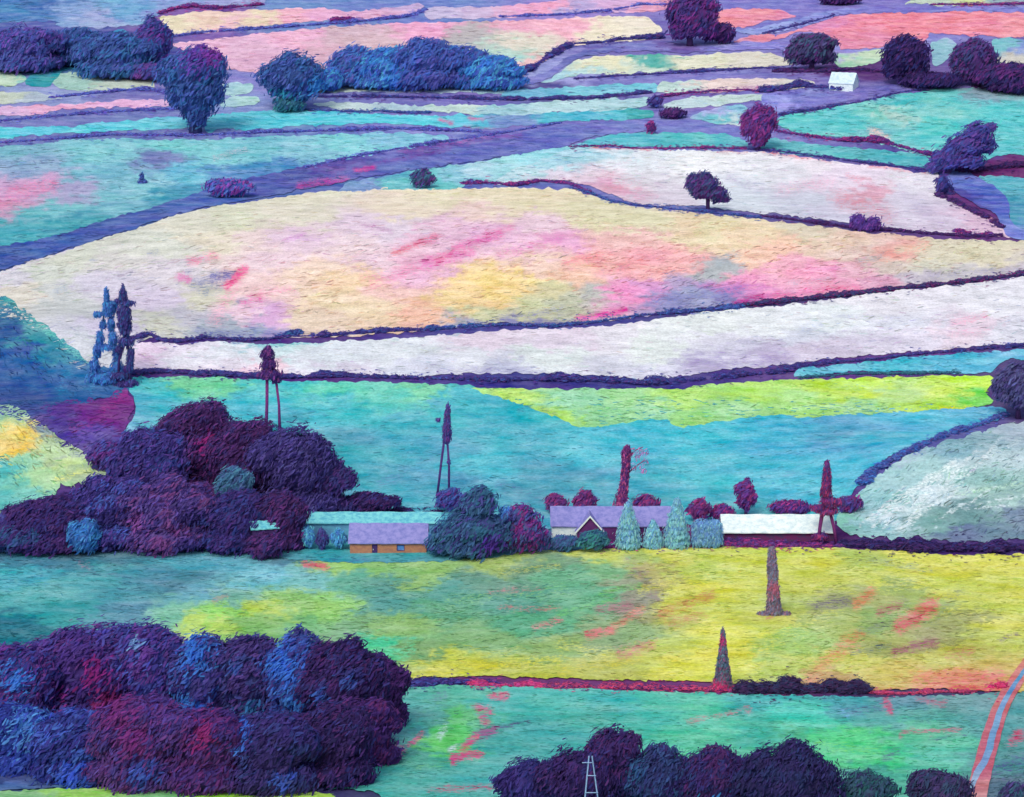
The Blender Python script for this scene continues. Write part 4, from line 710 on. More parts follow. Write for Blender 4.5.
hedge('short clipped near black hedge at the foot of the meadow', [(748,692),(790,691),(830,691),(866,692)], 15, [(70,40,80),(60,44,84),(80,44,90),(60,60,100)])
hedge('low red hedge at the right of the meadow bottom', [(868,693),(900,694),(940,692),(975,692)], 3.2, [(220,60,110),(180,60,110),(236,80,110)])
hedge('hot pink tuft beside the coral edged path', [(985,688),(1000,688)], 9, [(232,50,110),(215,60,110)])
hedge('low dark hedge joining the wood to the turquoise barn', [(330,522),(360,518),(400,514),(440,512)], 7, DARK)

# --- top left trees
TG = 'far trees on the top slopes'
tree('broadleaf_tree', 'large navy tree with a magenta crest standing alone on the upper left', 'tree', (196, 133), [(192,74,32,22,0),(172,72,16,14,.2),(212,66,15,16,-.2),(200,58,18,13,0),(196,92,27,20,0),(182,94,14,14,0),(210,94,14,14,.1),(196,108,17,13,0),(196,120,10,9,0)], NAVY, [stemline(196, 133, 90, 7)], patches=[(204,50,17,(110,64,150)),(216,54,9,(140,60,150))], bark_rgb=(62,70,130))
rtree('round dark blue tree next right of the large navy tree', 290, 110, 256, 48, 329, 106, NAVY, 8, 0, patches=[(282,100,12,(50,120,150)),(320,85,10,(70,130,190))], w=5)
wtree('purple blue tree on the far top left edge', 22, 70, -12, 26, 58, 68, [(80,84,158),(96,74,155),(66,84,154),(120,72,162)], 7)
wtree('dark teal tree leaning over the top left slope', 62, 64, 42, 30, 100, 64, NAVY, 6)
wtree('navy tree in front of the cream strip at top left', 118, 76, 82, 32, 154, 74, NAVY, 7)
rtree('navy tree with magenta head at the end of the peach strip', 150, 74, 132, 14, 174, 74, [(72,78,148),(96,64,148),(62,84,152),(126,60,150)], 7, taper=.2)
shrub('plum undergrowth beneath the magenta headed tree', 150, 80, 118, 62, 182, 80, [(90,70,145),(130,60,145),(70,80,150)], 5)
for lab, a in [('leftmost tree of the blue row, tall and violet', (356,86,328,45,382,88,[(84,96,170),(70,120,185),(96,90,165)])),
               ('second tree of the blue row, bright blue', (388,88,358,47,418,89,BLUE)),
               ('tallest tree of the blue row, indigo and round', (430,88,392,38,458,89,[(76,88,165),(70,100,175),(90,84,160)])),
               ('fourth tree of the blue row, indigo', (462,87,434,43,486,88,[(80,92,170),(64,110,180),(90,90,165)])),
               ('low teal blue tree at the right end of the blue row', (495,88,458,53,520,89,BLUE))]:
    wtree(lab, *a[:6], a[6], 6, group='row of blue trees behind the pale strips')
shrub('bright blue bush between the round dark tree and the blue row', 325, 92, 300, 68, 350, 92, BLUE, 5)
shrub('teal bush at the foot of the round dark blue tree', 292, 112, 270, 96, 308, 112, TEALD, 5)
# --- top right trees
rtree('tall purple magenta tree at the top edge right of centre', 690, 46, 662, -8, 722, 44, [(80,50,120),(110,50,130),(70,60,125),(140,45,130)], 8, w=4)
shrub('wine bush right of the tall purple top tree', 722, 44, 702, 22, 740, 44, WINE, 5)
shrub('small plum bush at the top edge above the coral field', 838, 4, 816, -8, 862, 5, WINE, 4)
GREYP = [(84,70,120),(70,70,110),(98,60,120),(110,50,120),(72,90,120)]
rtree('grey plum round tree left of the white hut', 812, 70, 782, 30, 840, 68, GREYP, 8)
rtree('dark indigo round tree right of the white hut', 903, 84, 878, 33, 934, 82, DARK, 8, w=5)
rtree('purple round tree nearest the top right corner', 978, 86, 948, 36, 1000, 84, [(80,60,120),(100,50,125),(66,66,120),(120,50,125)], 8)
shrub('dark thicket on the right edge beside the purple round tree', 1005, 92, 972, 62, 1044, 94, [(54,44,100),(80,44,110),(110,40,115)], 6)
shrub('magenta foot of bushes below the two dark top trees', 925, 86, 888, 72, 972, 88, DARK, 6)
rtree('magenta tree at the left tip of the turquoise field', 758, 150, 739, 101, 779, 148, [(110,50,125),(140,44,120),(96,60,140),(160,50,130)], 7)
shrub('small violet bush uppermost of the scrub left of the magenta tree', 655, 108, 646, 95, 665, 108, DKP, 4)
shrub('small wine bush in the middle of the scrub left of the magenta tree', 672, 118, 656, 107, 688, 119, WINE, 4)
shrub('small magenta bush lowest of the scrub left of the magenta tree', 651, 134, 646, 121, 657, 134, MGP, 4)
tree('broadleaf_tree', 'purple tree leaning right over the crimson hedge', 'tree', (950, 174), [(978,134,15,11,0),(966,146,20,13,0),(984,146,12,9,.2),(952,158,19,11,0),(938,166,11,7,0),(968,160,16,8,-.2),(990,128,7,5,0)], [(84,70,150),(96,60,140),(74,80,155),(110,60,140)], [[(945,176,4),(955,160,3),(975,140,1.5)]], tilt=.7)
tree('shrub', 'violet bush at the corner of the white field and blue lane', 'shrub', (943, 194), [(943,185,7,10,0),(948,192,6,6,0)], DKP)
shrub('small dark teal bush on the blue road bank', 422, 188, 408, 168, 437, 188, [(60,80,120),(80,60,130),(60,110,130),(120,60,140)], 5)
tree('broadleaf_tree', 'lone small purple tree in the white field', 'tree', (707, 211), [(706,185,14,10),(702,192,13,8),(714,193,14,7,),(705,178,8,7),(694,181,8,8),(721,199,9,4),(698,186,13,6)], [(90,50,120),(110,50,125),(70,80,125),(76,60,130)], [[(708,212,1.8),(708,200,2.2),(706,188,2)]], dab=3.6)
tree('shrub', 'pair of small violet bushes on the hill top hedge', 'shrub', (868, 231), [(858,222,8,8),(873,224,8,7),(866,227,10,5)], [(100,60,150),(90,50,135),(130,60,150)], dab=3.6)
shrub('magenta and blue scrub on the bank above the blue road', 232, 197, 200, 177, 256, 197, [(90,110,180),(130,70,160),(80,90,170),(170,70,160)], 6, dens=.7)
tree('shrub', 'tiny blue conifer in the wide turquoise meadow', 'shrub', (142, 183), [(142,178,2.2,5),(142,182,5,2.5)], BLP, dab=3)

# --- the slender trees in the valley
sl = 'slender tall trees of the valley'
tree('slender_tree', 'slender blue openwork tree with three gaps, left of its darker twin', 'tree', (104, 382),
     [(106,292,1.93,5),(107,300,2.8,4),(101,314,7.8,2.2),(97,315,4.05,3),(111,304,7.8,2.6),(109,312,5.92,6),(103,325,3.55,5),(111,324,4.05,8),(100,338,4.05,8),(113,338,4.55,8),(106,347,11.55,3),(97,352,4.05,8),(117,354,4.55,8),(95,366,5.3,9),(117,368,5.92,9),(105,378,16.55,6)],
     [(70,110,175),(60,140,190),(84,120,190),(60,90,160)], [[(95,383,1.4),(97,355,1.2),(103,325,1.1),(106,288,.5)],[(118,383,1.6),(116,355,1.3),(111,325,1.1),(107,300,.6)]], group=sl, dab=3, dens=.8, bark_rgb=(64,110,170), tilt=1.4)
tree('slender_tree', 'slender dark purple tree right of its blue twin', 'tree', (127, 385),
     [(123,290,2.17,6),(123,299,4.8,5),(129,303,6.55,2.4),(118,301,4.05,2),(124,312,6.8,9),(125,328,6.55,10),(126,342,8.43,5),(119,350,4.05,4),(131,352,3.55,5),(130,366,3.55,9),(119,376,9.05,4),(127,384,11.55,5)],
     [(80,56,125),(66,50,120),(90,70,140),(60,90,150)], [[(118,386,1.3),(119,360,1.1),(125,342,2),(124,310,2),(123,284,.5)],[(129,386,1.5),(131,360,1.2),(127,342,1.6)]], group=sl, dab=3, dens=.8, bark_rgb=(70,50,115), tilt=1.4)
tree('slender_tree', 'pair of bare stems under one small plum crown, behind the dark wood', 'tree', (273, 432),
     [(268,349,3.42,4),(267,355,7.17,5),(269,364,8.43,7),(270,374,11.55,5),(276,380,5.3,4)], [(90,40,115),(110,50,125),(70,46,112),(150,60,130)],
     [[(266,433,1.8),(267,405,1.6),(267,380,1.6)],[(280,433,1.8),(279,405,1.3),(276,380,1.3)]], group=sl, dab=3.2, bark_rgb=(130,50,130), tilt=1.3)
tree('slender_tree', 'thinnest purple tree with two legs standing in the turquoise field', 'tree', (445, 498),
     [(448,408,2.3,5),(447,418,3.05,6),(447,430,4.8,6),(447,440,4.05,5),(438,420,2.8,2.5),(449,462,1.8,3),(444,494,7.8,3)], [(100,60,135),(90,90,160),(130,60,140),(80,70,145)],
     [[(437,498,1.2),(441,465,1.2),(445,435,1.2),(448,402,.5)],[(449,498,1.2),(449,465,1.2),(447,435,1.1)]], group=sl, dab=3, dens=.7, bark_rgb=(90,60,140), tilt=1.4)
tree('slender_tree', 'crimson trunked tree with a thin pink halo of leaves behind the farmhouse', 'tree', (624, 512),
     [(627,449,3.4,4),(626,456,4.6,6),(626,466,4.2,7),(625,477,3.8,7),(624,487,4.2,7),(622,497,6,6),(622,504,8,6)], [(120,50,120),(104,50,124),(150,50,115),(200,70,125)],
     [[(623,513,3.4),(625,485,2.8),(628,448,1.6)],[(629,456,.8),(636,450,.6),(643,447,.4)],[(627,474,.8),(636,466,.6),(645,460,.4)]], group=sl, dab=3.0, bark_rgb=(150,60,125), tilt=1.4)
def halo():
    root = [o for o in bpy.data.objects if o.get('label', '').startswith('crimson trunked tree')][0]
    by = root.location.y; s = by/FPX; o0 = np.array(root.location)
    cen, U, V, K, core = blob_dabs([(upright(639+random.uniform(-7, 7), 460+random.uniform(-12, 12), by), 2.6*s, 2.6*s, 3.4*s) for t in range(16)], [(225,110,160),(200,100,155),(150,150,195),(110,170,205)], s, .16, 3.2, 1.0)
    dab_mesh('side_foliage', cen, U, V, K, M_LEAF, root, o0)
halo()
tree('slender_tree', 'crimson and plum tree with two legs left of the pale right hill', 'tree', (827, 545),
     [(827,466,2.55,6),(827,478,4.3,8),(826,492,5.92,7),(829,502,9.05,6),(838,503,7.8,4),(818,508,7.8,3),(828,511,10.3,4),(820,537,7.8,4)], [(150,40,110),(110,50,125),(180,50,110),(90,60,135)],
     [[(818,546,1.8),(820,528,1.8),(823,508,2.2),(826,490,2),(827,462,.7)],[(837,546,1.6),(834,528,1.6),(829,508,1.6)]], group=sl, dab=3.2, bark_rgb=(120,45,125), tilt=1.3)
cy = 'narrow cypresses in the meadow'
tree('cypress', 'taller of two narrow grey mauve cypresses in the yellow meadow', 'cypress', (774, 615),
     [(772,553,3.92,6),(772,556.67,4.11,6.67),(772,560.33,4.29,7.33),(772,564,4.48,8),(772.33,568.33,4.66,8.33),(772.67,572.67,4.85,8.67),(773,577,5.03,9),(773,581.33,5.28,9),(773,585.67,5.53,9),(773,590,5.77,9),(773.33,594.33,6.08,8.67),(773.67,598.67,6.39,8.33),(774,603,6.7,8),(774,605.67,7.16,7),(774,608.33,7.62,6),(774,611,8.09,5),(764,614,6.55,2),(786,614,5.3,2)], [(136,116,144),(146,110,134),(126,118,146),(160,104,124)],
     [[(774,617,1.5),(773,580,1.2),(772,552,.8)]], group=cy, dab=3.4, dens=1.1, tilt=1.4, patches=[(775,588,7,(190,100,125))])
tree('cypress', 'shorter narrow cypress with a hot pink foot at the meadow hedge', 'cypress', (723, 690),
     [(723,634,1.7,6),(723,637.33,2.13,6.33),(723,640.67,2.57,6.67),(723,644,3,7),(723,647.67,3.43,7.33),(723,651.33,3.86,7.67),(723,655,4.29,8),(723,659,4.79,8),(723,663,5.28,8),(723,667,5.77,8),(723,670.67,6.39,8),(723,674.33,7.01,8),(723,678,7.62,8),(722.67,680.67,8.55,7),(722.33,683.33,9.47,6),(722,686,10.4,5)], [(130,90,120),(90,110,130),(160,80,115),(110,120,130)],
     [[(723,692,1.5),(723,660,1.2),(723,632,.6)]], group=cy, dab=3.4, dens=1.1, tilt=1.4, patches=[(723,640,5,(200,60,110)),(718,688,8,(225,60,115))])

# --- mid wood beside the farm
PW = 'trees of the dark wood beside the farm'
wood = [
 ('wine coloured tree at the top of the dark wood', 205,505, 162,407,250,486, WINE, [(212,438,9,(165,40,120)),(165,455,8,(150,40,110))]),
 ('violet tree on the upper left of the dark wood', 152,512, 116,430,190,502, PURP, []),
 ('indigo tree on the right shoulder of the dark wood', 292,520, 258,424,332,505, [(80,60,130),(70,50,120),(92,70,140),(64,44,108)], []),
 ('deep plum tree between the wine tree and indigo tree', 246,515, 214,422,282,502, WINE, []),
 ('plum tree stepping down to the farm roofs', 326,517, 300,456,350,508, [(76,44,112),(90,50,122),(70,60,128)], []),
 ('small plum tree at the foot of the turquoise field by the roofs', 366,516, 346,492,392,514, DARK, []),
 ('purple tree above the yellow green mound foot', 108,545, 74,474,150,538, PURP, []),
 ('rosy violet tree in the heart of the dark wood', 168,548, 124,478,208,545, [(92,60,134),(74,46,116),(110,70,145),(130,60,125)], [(140,515,9,(150,80,150)),(110,512,8,(130,50,110))]),
 ('dark tree at the left end of the wood', 55,548, 12,496,92,546, [(76,40,108),(66,50,120),(90,46,112)], []),
 ('purple tree low in the middle of the wood', 232,549, 196,490,268,545, [(70,50,122),(80,44,112),(60,60,130)], []),
 ('dark plum tree at the right foot of the wood', 282,549, 258,490,303,546, WINE, []),
]
for lab, cx, base, x0, y0, x1, y1, pal, pat in wood:
    wtree(lab, cx, base, x0, y0, x1, y1, pal, 9, group=PW, patches=pat, dab=4.6, tilt=.85)
shrub('slate teal bush set like a slanting panel in the dark wood', 234, 528, 213, 464, 256, 504, [(70,110,145),(80,130,160),(76,96,140)], 5, dens=1.2)
shrub('dusky blue bush low in the dark wood', 204, 546, 190, 510, 222, 542, [(64,100,155),(70,80,145),(60,120,165)], 5)
shrub('bright blue bush at the left foot of the dark wood', 84, 556, 62, 518, 104, 556, [(60,120,185),(64,100,165),(70,140,190)], 5, tilt=1.0)
shrub('blue strip of bushes below the yellow green mound', 25, 528, -12, 508, 60, 528, [(76,110,180),(84,80,150),(90,60,135)], 5)
shrub('low plum bushes on the left edge under the mound', 15, 552, -20, 522, 60, 552, [(80,44,112),(70,70,135),(60,90,140)], 6)
rtree('grey plum tree on the right edge beside the lime strip', 1018, 418, 992, 358, 1050, 416, [(92,80,130),(84,64,120),(100,90,140)], 7)
shrub('violet haze of bushes behind the narrow gap of the blue hillside', 112, 470, 84, 438, 132, 470, [(96,60,140),(84,76,155),(120,50,135)], 6)

# --- farm bushes
TOPI = 'pale blue clipped evergreens at the farmhouse'
FB = [(138,178,218),(124,166,210),(150,190,222),(116,156,204)]
def cone(label, cx, base, x0, y0, x1, pal, group=None):
    h = base-y0; w = (x1-x0)/2; bl = []
    for k in range(7):
        u = k/6; r = 1.12*w*(1-.72*u**1.7); bl.append((cx, base-h*.12-h*.80*u, r*.92, h*.13, 0))
    return tree('clipped_evergreen', label, 'evergreen', (cx, base), bl, pal, None, group=group, dab=3.2, dens=1.2, tilt=1.45)
cone('tallest left pale blue clipped cone in front of the farmhouse roof', 628, 549, 616, 504, 640, FB, TOPI)
cone('small middle pale blue clipped cone between two tall ones', 653, 548, 643, 521, 663, FB, TOPI)
cone('right hand tall pale blue clipped cone at the roof end', 677, 548, 665, 500, 690, FB, TOPI)
tree('clipped_evergreen', 'square clipped pale blue evergreen beside the cones', 'evergreen', (707, 548),
     [(x, y, 7.5, 7.5, 0) for x in (699, 707, 715) for y in (527, 534, 541)], [(118,154,202),(108,142,192),(132,168,210)], None, group=TOPI, dab=3.2, dens=1.0, tilt=1.4)
shrub('low dark teal bush in front of the farmhouse gable', 592, 552, 574, 529, 612, 551, TEALD, 5)
shrub('low blue grey bush by the white farmhouse wall', 563, 551, 545, 534, 582, 551, [(70,100,145),(80,80,140),(64,110,150)], 5)
tree('conifer', 'large dark slate evergreen right of the long barn', 'tree', (470, 556),
     [(474,528,30,22),(478,505,20,14),(480,495,12,9),(452,536,20,15),(492,534,22,18),(440,545,14,9),(470,545,32,9)], [(60,92,132),(54,80,126),(68,98,142),(76,66,140),(56,104,134)],
     [[(472,557,3),(474,530,2.5),(478,500,1.2)]], dab=5, tilt=.9, patches=[(492,540,11,(92,50,145))])
tree('shrub', 'bright blue slanting shrub beside the dark slate evergreen', 'shrub', (498, 553), [(500,530,9,16),(493,543,10,8),(507,516,9,9)], [(70,120,190),(80,140,205),(90,90,175)], None, dab=4.6, tilt=1.1)
tree('shrub', 'domed magenta and violet shrub left of the farmhouse', 'shrub', (524, 553), [(524,531,20,20),(534,538,16,14),(520,515,14,10),(512,541,12,11)], [(110,50,135),(150,40,125),(80,90,145),(76,66,140)], None, dab=4.6, tilt=1.0)
shrub('violet bush peeping over the long barn roof end', 450, 512, 432, 486, 466, 512, [(84,70,150),(110,50,130),(70,90,160)], 5)
for lab, a in [('leftmost magenta bush behind the farmhouse ridge', (554,513,542,492,568,513)),('second magenta bush behind the farmhouse ridge', (584,512,570,490,600,512)),
               ('pink bush behind the ridge right of the crimson tree', (644,512,630,493,662,512)),('crimson bush between the tall cones and the white barn', (697,522,686,497,712,524))]:
    shrub(lab, *a, [(140,50,120),(100,54,130),(180,50,115),(120,50,120)], 4, group='magenta bushes behind the farmhouse')
shrub('low crimson bush left of the white barn roof', 722, 520, 708, 503, 738, 521, MGP, 4)
rtree('bushy magenta tree rising behind the white barn', 746, 517, 734, 477, 758, 514, [(130,50,130),(110,60,145),(170,50,120)], 5, w=2)
shrub('crimson bushes behind the right end of the white barn', 790, 512, 766, 501, 816, 512, MGP, 5)
shrub('plum bush beside the two legged crimson tree', 845, 512, 834, 494, 866, 512, [(110,50,125),(90,70,150),(150,40,110)], 4)

for lab, a, pal in [('pale blue bush leftmost before the turquoise roofed building', (308,549,299,526,317,549), [(90,160,205),(80,130,190),(96,180,210)]),
                    ('plum bush between two blue bushes before the turquoise roofed building', (322,550,315,528,330,550), [(84,56,130),(74,90,150)]),
                    ('blue bush touching the left end of the long barn', (338,550,330,527,348,550), [(84,150,195),(90,170,205),(76,110,175)])]:
    shrub(lab, *a, pal, 4, dab=3.2, tilt=1.4)
shrub('plum bush hiding the wall of the tiny turquoise shed', 266, 559, 246, 532, 288, 558, WINE, 7)
# --- foreground wood, bottom left
FW = 'trees of the near purple wood'
V1 = [(84,48,128),(100,56,142),(70,46,120),(120,54,135),(86,70,155)]
near = [
 ('violet tree with magenta streaks at the top left of the near wood', 82,725, 32,624,138,722, V1, [(100,660,12,(150,40,120)),(60,680,10,(160,50,140)),(112,690,12,(150,45,110))]),
 ('purple tree on the far left edge of the near wood', 18,735, -22,648,52,735, [(76,44,120),(96,56,140),(60,60,140),(120,50,130)], [(20,672,14,(70,120,200))]),
 ('indigo tree with rosy flecks in the near wood', 150,725, 108,622,192,720, [(70,60,140),(90,54,135),(80,80,165),(110,56,140)], [(138,636,5,(120,150,220)),(122,662,9,(84,110,190))]),
 ('tree with a bright blue slab of leaves at the top of the near wood', 203,730, 174,636,236,728, [(66,90,170),(74,60,130),(64,50,120),(86,64,140)], [(198,648,14,(64,116,196)),(184,700,14,(70,125,205)),(200,704,12,(64,110,195))]),
 ('dark violet tree in the middle of the near wood', 250,730, 218,632,284,728, [(84,56,125),(70,46,112),(96,60,134),(64,64,128)], [(252,700,10,(60,110,160)),(236,660,7,(70,90,160))]),
 ('tree with wide blue patches in the near wood', 292,735, 266,634,326,730, [(64,80,160),(70,56,128),(74,60,130),(66,90,170)], [(285,660,16,(64,110,195)),(296,690,13,(70,120,195))]),
 ('plum tree right of the blue patched tree', 340,745, 308,642,380,742, DARK, [(322,690,9,(64,90,165)),(350,672,7,(66,80,150))]),
 ('plum tree at the right tip of the near wood', 385,725, 352,656,404,722, [(80,36,104),(66,36,96),(94,40,112)], []),
 ('navy tree low on the left edge of the near wood', 20,767, -24,706,58,766, [(54,70,165),(64,84,175),(50,54,145)], [(30,722,16,(84,130,205))]),
 ('blue tree at the lower left of the near wood', 82,778, 40,712,126,776, [(56,60,140),(64,50,135),(70,90,180)], [(80,765,14,(64,90,185))]),
 ('magenta tree at the lower middle of the near wood', 142,785, 96,700,190,783, [(104,50,125),(92,56,138),(120,48,120),(80,52,130)], [(120,706,16,(128,46,118)),(140,730,12,(128,44,116)),(150,760,12,(70,80,160))]),
 ('wine and violet tree low in the near wood', 205,788, 166,706,250,785, [(90,44,120),(110,40,112),(74,46,124)], [(208,728,10,(150,40,110))]),
 ('dark indigo tree low in the near wood', 268,790, 228,712,312,788, [(62,40,108),(70,46,116),(60,60,130)], [(240,730,11,(64,100,185)),(285,770,9,(64,80,165))]),
 ('darkest tree at the lower right of the near wood', 328,782, 288,708,370,780, DARK, []),
 ('plum tree at the lower right edge of the near wood', 362,762, 336,700,396,758, [(74,36,104),(90,44,120),(120,44,110)], []),
]
for lab, cx, base, x0, y0, x1, y1, pal, pat in sorted(near, key=lambda r: r[2]):
    wtree(lab, cx, base, x0, y0, x1, y1, pal, 10, group=FW, patches=pat, dab=5.6, tilt=.85, w=4)
NB = 'dark bushes along the bottom edge'
for lab, cx, base, x0, y0, x1, y1, pal, pat in [
 ('leftmost low indigo bush along the bottom edge', 530,812, 490,756,578,812, [(60,38,108),(70,50,125),(50,44,112)], []),
 ('indigo bush beneath the peaked plum bush at the bottom edge', 575,818, 536,744,626,815, DARK, []),
 ('peaked plum bush behind the pale blue trestle', 606,812, 578,722,646,810, [(70,38,100),(90,40,104),(60,44,104)], [(592,754,8,(150,36,95))]),
 ('slate blue bush right of the pale blue trestle', 648,815, 612,746,704,815, [(54,56,110),(60,76,130),(60,42,104)], [(630,762,12,(56,86,130))]),
 ('purple bush in the middle of the bottom edge', 705,815, 668,744,760,815, [(66,40,104),(60,52,116),(90,40,100)], [(710,795,9,(70,130,190))]),
 ('largest near black bush at the bottom edge', 785,820, 732,740,848,820, [(54,40,92),(60,42,100),(50,50,100)], []),
 ('small dark teal bush right of the largest bottom bush', 868,815, 832,770,900,814, [(60,60,100),(50,100,105),(60,84,110)], []),
 ('dark plum bush left of the coral edged path', 945,815, 902,768,976,812, [(66,50,96),(80,56,104),(60,70,104)], []),
 ('dark bush in the bottom right corner', 1010,822, 992,782,1044,820, [(70,60,110),(60,90,110),(90,60,120)], [])]:
    shrub(lab, cx, base, x0, y0, x1, y1, pal, 8, group=NB, patches=pat, dab=4.8, tilt=1.1)

# ------------------------------------------------------------------ buildings
def box(x0, x1, y0, y1, z0, z1):
    v = [(x, y, z) for z in (z0, z1) for y in (y0, y1) for x in (x0, x1)]
    f = [(0,2,3,1),(4,5,7,6),(0,1,5,4),(2,6,7,3),(0,4,6,2),(1,3,7,5)]
    return v, f
def join(parts):
    V = []; F = []
    for v, f in parts:
        o = len(V); V += list(v); F += [tuple(i+o for i in q) for q in f]
    return V, F
def wall_shell(L, Dp, h, rise, openings=()):
    """walls with gabled ends; front wall (y=0) is split round its openings; x from 0 to L"""
    t = .25; parts = []
    xs = sorted(set([0, L]+[a for o in openings for a in (o[0], o[1])]))
    for a, b in zip(xs[:-1], xs[1:]):
        mid = (a+b)/2; op = [o for o in openings if o[0] < mid < o[1]]
        if not op: parts.append(box(a, b, 0, t, -.6, h))
        else:
            o = op[0]
            if o[2] > 0: parts.append(box(a, b, 0, t, -.6, o[2]))
            if o[3] < h: parts.append(box(a, b, 0, t, o[3], h))
    parts.append(box(0, L, Dp-t, Dp, -.6, h))
    for a, b in ((0, t), (L-t, L)):
        v = [(a,t,-.6),(a,Dp-t,-.6),(a,Dp-t,h+.02),(a,Dp/2,h+rise-.06),(a,t,h+.02)]; w = [(b, q[1], q[2]) for q in v]
        V = v+w; F = [(4,3,2,1,0),(5,6,7,8,9)]+[(i, (i+1) % 5, (i+1) % 5+5, i+5) for i in range(5)]
        parts.append((V, F))
    return join(parts)
def roof_slabs(L, Dp, h, rise, ov=.3, th=.14, ends=.25):
    parts = []; sl = rise/(Dp/2); ns = 14
    for sgn in (0, 1):
        y0, y1 = (-ov, Dp/2) if sgn == 0 else (Dp+ov, Dp/2)
        z0 = h-ov*sl+.03; z1 = h+rise+.03
        V = []; F = []
        for i in range(ns+1):                              # slightly sagging, uneven roof
            x = -ends+(L+2*ends)*i/ns; w = .05*math.sin(i*1.7)+.03*math.sin(i*3.1)
            V += [(x, y0, z0+w*.5), (x, y1, z1+w), (x, y0, z0+th+w*.5), (x, y1, z1+th+w)]
        for i in range(ns):
            a = i*4; b = a+4
            F += [(a, b, b+1, a+1), (a+2, a+3, b+3, b+2), (a, a+2, b+2, b), (a+1, b+1, b+3, a+3)]
        F += [(0, 1, 3, 2), (ns*4, ns*4+2, ns*4+3, ns*4+1)]
        parts.append((V, F))
    return join(parts)
def place(name, label, cat, px, py, rz=0):
    x, y, z = [float(v[0]) for v in ground(np.array([px], float), np.array([py], float))]
    o = empty(name, (x, y, z)); o.rotation_euler.z = rz
    return tag(o, label, cat), math.sqrt(x*x+y*y+(CAMZ-z)**2)/FPX
M_LILAC = plain_material('lilac_roof', (142,138,206), .14, 1.3, (112,116,190))
M_TURQ = plain_material('turquoise_roof', (118,208,216), .2, 1.3, (80,172,200))
M_WHITE = plain_material('white_render', (226,238,242), .1, 1.3, (192,214,226))
M_ORANGE = plain_material('orange_brown_brick', (184,124,92), .2, 1.6, (160,104,92))
M_WINE = plain_material('wine_wall', (104,46,112), .3, 1.2, (84,44,108))
M_SLATEB = plain_material('slate_blue_wall', (86,140,185), .2, .8, (92,170,200))
M_DOOR = plain_material('purple_door', (72,48,110), .2, 2)
M_GLASS = plain_material('blue_window', (70,120,205), .2, 2, (90,150,215), .3)
M_BARGE = plain_material('white_boards', (228,240,246), .08, 2)
M_HUT = plain_material('hut_roof', (206,224,238), .1, .9, (176,204,226))
M_DARKW = plain_material('dark_plum_wall', (110,40,96), .3, 1.2, (70,60,100))

# long barn with the orange wall
b, s = place('barn', 'long low barn with a lilac roof and orange brown front wall', 'barn', 350, 554)
L = 76*s; hw = 1.75
v, f = wall_shell(L, 5.8, hw, 1.9, [(22*s, 27.5*s, 0, 1.45), (47*s, 54*s, .55, 1.3)]); link('wall', v, f, M_ORANGE, b)
v, f = roof_slabs(L, 5.8, hw, 1.9); link('roof', v, f, M_LILAC, b)
v, f = box(22*s+.03, 27.5*s-.03, .10, .17, -.3, 1.42); d = link('door', v, f, M_DOOR, b)
v, f = box(22*s+.12, 22*s+.2, .03, .10, .6, .72); link('handle', v, f, M_BARGE, d)
fr = [(47*s-.06,.47),(54*s+.06,.47),(54*s+.06,1.38),(47*s-.06,1.38)]; fi = [(47*s+.03,.56),(54*s-.03,.56),(54*s-.03,1.29),(47*s+.03,1.29)]
v = [(x, y, z) for y in (-.03, -.003) for x, z in fr+fi]; f = []
for i in range(4):
    j = (i+1) % 4; f += [(i, j, j+4, i+4), (i+8, i+12, j+12, j+8), (i, i+8, j+8, j), (i+4, j+4, j+12, i+12)]
w = link('window', v, f, M_DOOR, b)
v, f = box(47*s+.02, 54*s-.02, .12, .16, .56, 1.29); link('pane', v, f, M_GLASS, w)
# turquoise roofed building behind
b, s = place('barn', 'long building with a turquoise roof standing behind the lilac roofed barn', 'barn', 301, 535)
L = 138*s; v, f = wall_shell(L, 4.0, 1.9, .95); link('wall', v, f, M_SLATEB, b)
v, f = roof_slabs(L, 4.0, 1.9, .95); link('roof', v, f, M_TURQ, b)
# farmhouse
b, s = place('farmhouse', 'white walled farmhouse with a lilac roof and a white edged gable', 'house', 552, 543)
L = 124*s; v, f = wall_shell(L, 5.2, 2.7, 2.0); link('wall', v, f, M_WHITE, b)
v, f = roof_slabs(L, 5.2, 2.7, 2.0); link('roof', v, f, M_LILAC, b)
gx0, gx1 = 25*s, 50*s; gm = (gx0+gx1)/2; gw = (gx1-gx0)/2; gy = -1.3; gh = 2.2; gr = 2.1
V = [(gx0,gy,-.6),(gx1,gy,-.6),(gx1,gy,gh),(gm,gy,gh+gr),(gx0,gy,gh)]; V2 = [(q[0], -.004, q[2]) for q in V]
link('gable_wall', V+V2, [(0,1,2,3,4),(9,8,7,6,5)]+[((i+1) % 5, i, i+5, (i+1) % 5+5) for i in range(5)], M_WINE, b)
def slab(p0, p1, y0, y1, th):
    (xa, za), (xb, zb) = p0, p1
    V = [(xa,y0,za),(xb,y0,zb),(xb,y1,zb),(xa,y1,za),(xa,y0,za+th),(xb,y0,zb+th),(xb,y1,zb+th),(xa,y1,za+th)]
    return V, [(0,3,2,1),(4,5,6,7),(0,1,5,4),(1,2,6,5),(2,3,7,6),(3,0,4,7)]
v, f = box(gx1+.01, L-.02, -.06, -.004, -.5, 2.45); link('timber_cladding', v, f, M_WINE, b)
parts = [slab((gx0-.35, gh-.37), (gm, gh+gr+.02), gy-.2, 2.3, .14), slab((gm+.002, gh+gr+.02), (gx1+.35, gh-.37), gy-.2, 2.3, .14)]
v, f = join(parts); link('gable_roof', v, f, M_LILAC, b)
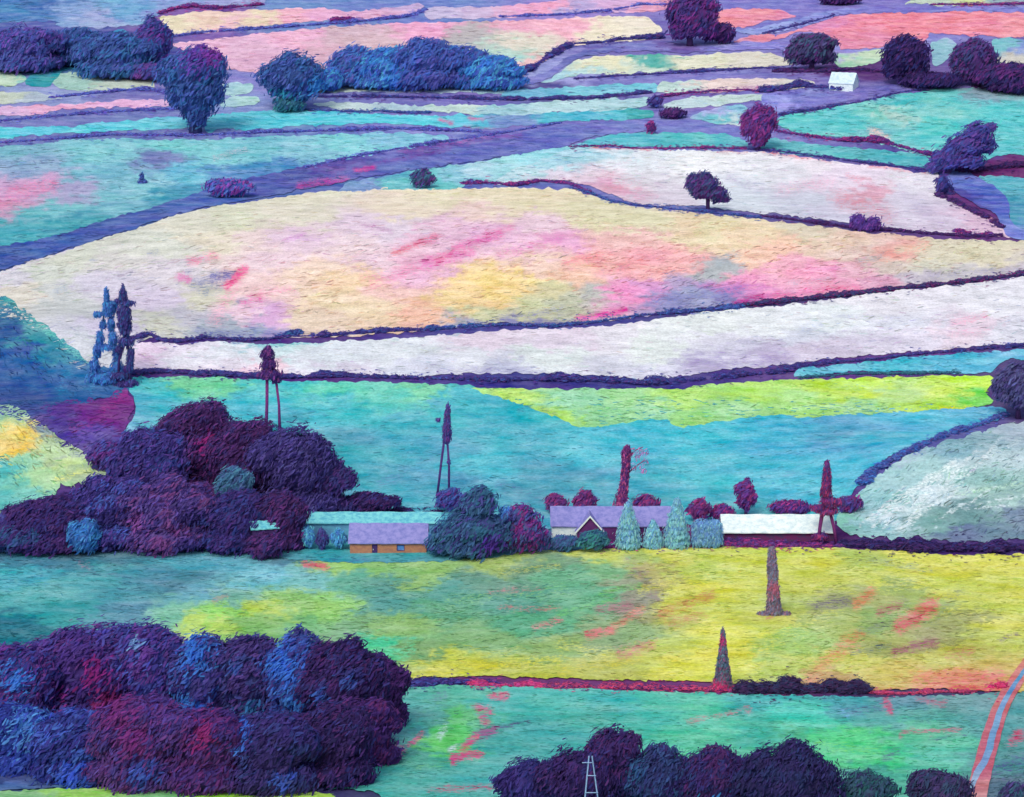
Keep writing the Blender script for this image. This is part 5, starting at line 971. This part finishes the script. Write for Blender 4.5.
for p0, p1 in (((gx0-.42, gh-.52), (gm, gh+gr-.02)), ((gm+.002, gh+gr-.02), (gx1+.42, gh-.52))):
    v, f = slab(p0, p1, gy-.32, gy-.21, .30); link('bargeboard', v, f, M_BARGE, b)
v, f = box(gm-.32, gm+.32, gy-.05, gy-.003, 1.0, 1.75); w = link('window', v, f, M_DOOR, b)
# white roofed barn
b, s = place('barn', 'long low barn with a white roof and dark plum wall', 'barn', 723, 541)
L = 110*s; v, f = wall_shell(L, 5.0, 1.5, 1.9); link('wall', v, f, M_DARKW, b)
v, f = roof_slabs(L, 5.0, 1.5, 1.7, ov=.4); link('roof', v, f, M_WHITE, b)
# hut at the top
b, s = place('hut', 'small white gabled hut alone on the upper right slope', 'hut', 829, 90, math.radians(-24))
v, f = wall_shell(24*s, 6.2, 2.2, 2.9); link('wall', v, f, M_WHITE, b)
v, f = roof_slabs(24*s, 6.2, 2.2, 2.9, .2); link('roof', v, f, M_HUT, b)
# shed in the wood
b, s = place('shed', 'tiny turquoise roofed shed showing through the right of the dark wood', 'shed', 253, 556, math.radians(14))
v, f = wall_shell(25*s, 2.4, 4.0, .7); link('wall', v, f, M_DOOR, b)
v, f = roof_slabs(25*s, 2.4, 4.0, .7, .25); link('roof', v, f, M_TURQ, b)
# pale blue trestle among the bottom bushes
bx, by, bz = [float(v[0]) for v in ground(np.array([592.]), np.array([845.]))]; s = by/FPX
root = empty('trestle', (bx, by, bz)); tag(root, 'pale blue A shaped wooden trestle among the bottom bushes', 'trestle')
M_PB = plain_material('pale_blue_paint', (150,180,228), .15, 2)
o0 = np.array((bx, by, bz))
for a, c in (((589,756),(580,850)), ((592,756),(605,850))):
    v, f = tube([upright(*c, by)-o0, upright(*a, by)-o0], [.075, .06], 6); link('leg', v, f, M_PB, root)
for y_, xa, xb in ((762,582,592),(775,587,596),(792,585,598)):
    v, f = tube([upright(xa, y_, by)-o0-np.array((0,.14,0)), upright(xb, y_, by)-o0-np.array((0,.14,0))], [.04, .04], 6); link('rung', v, f, M_PB, root)
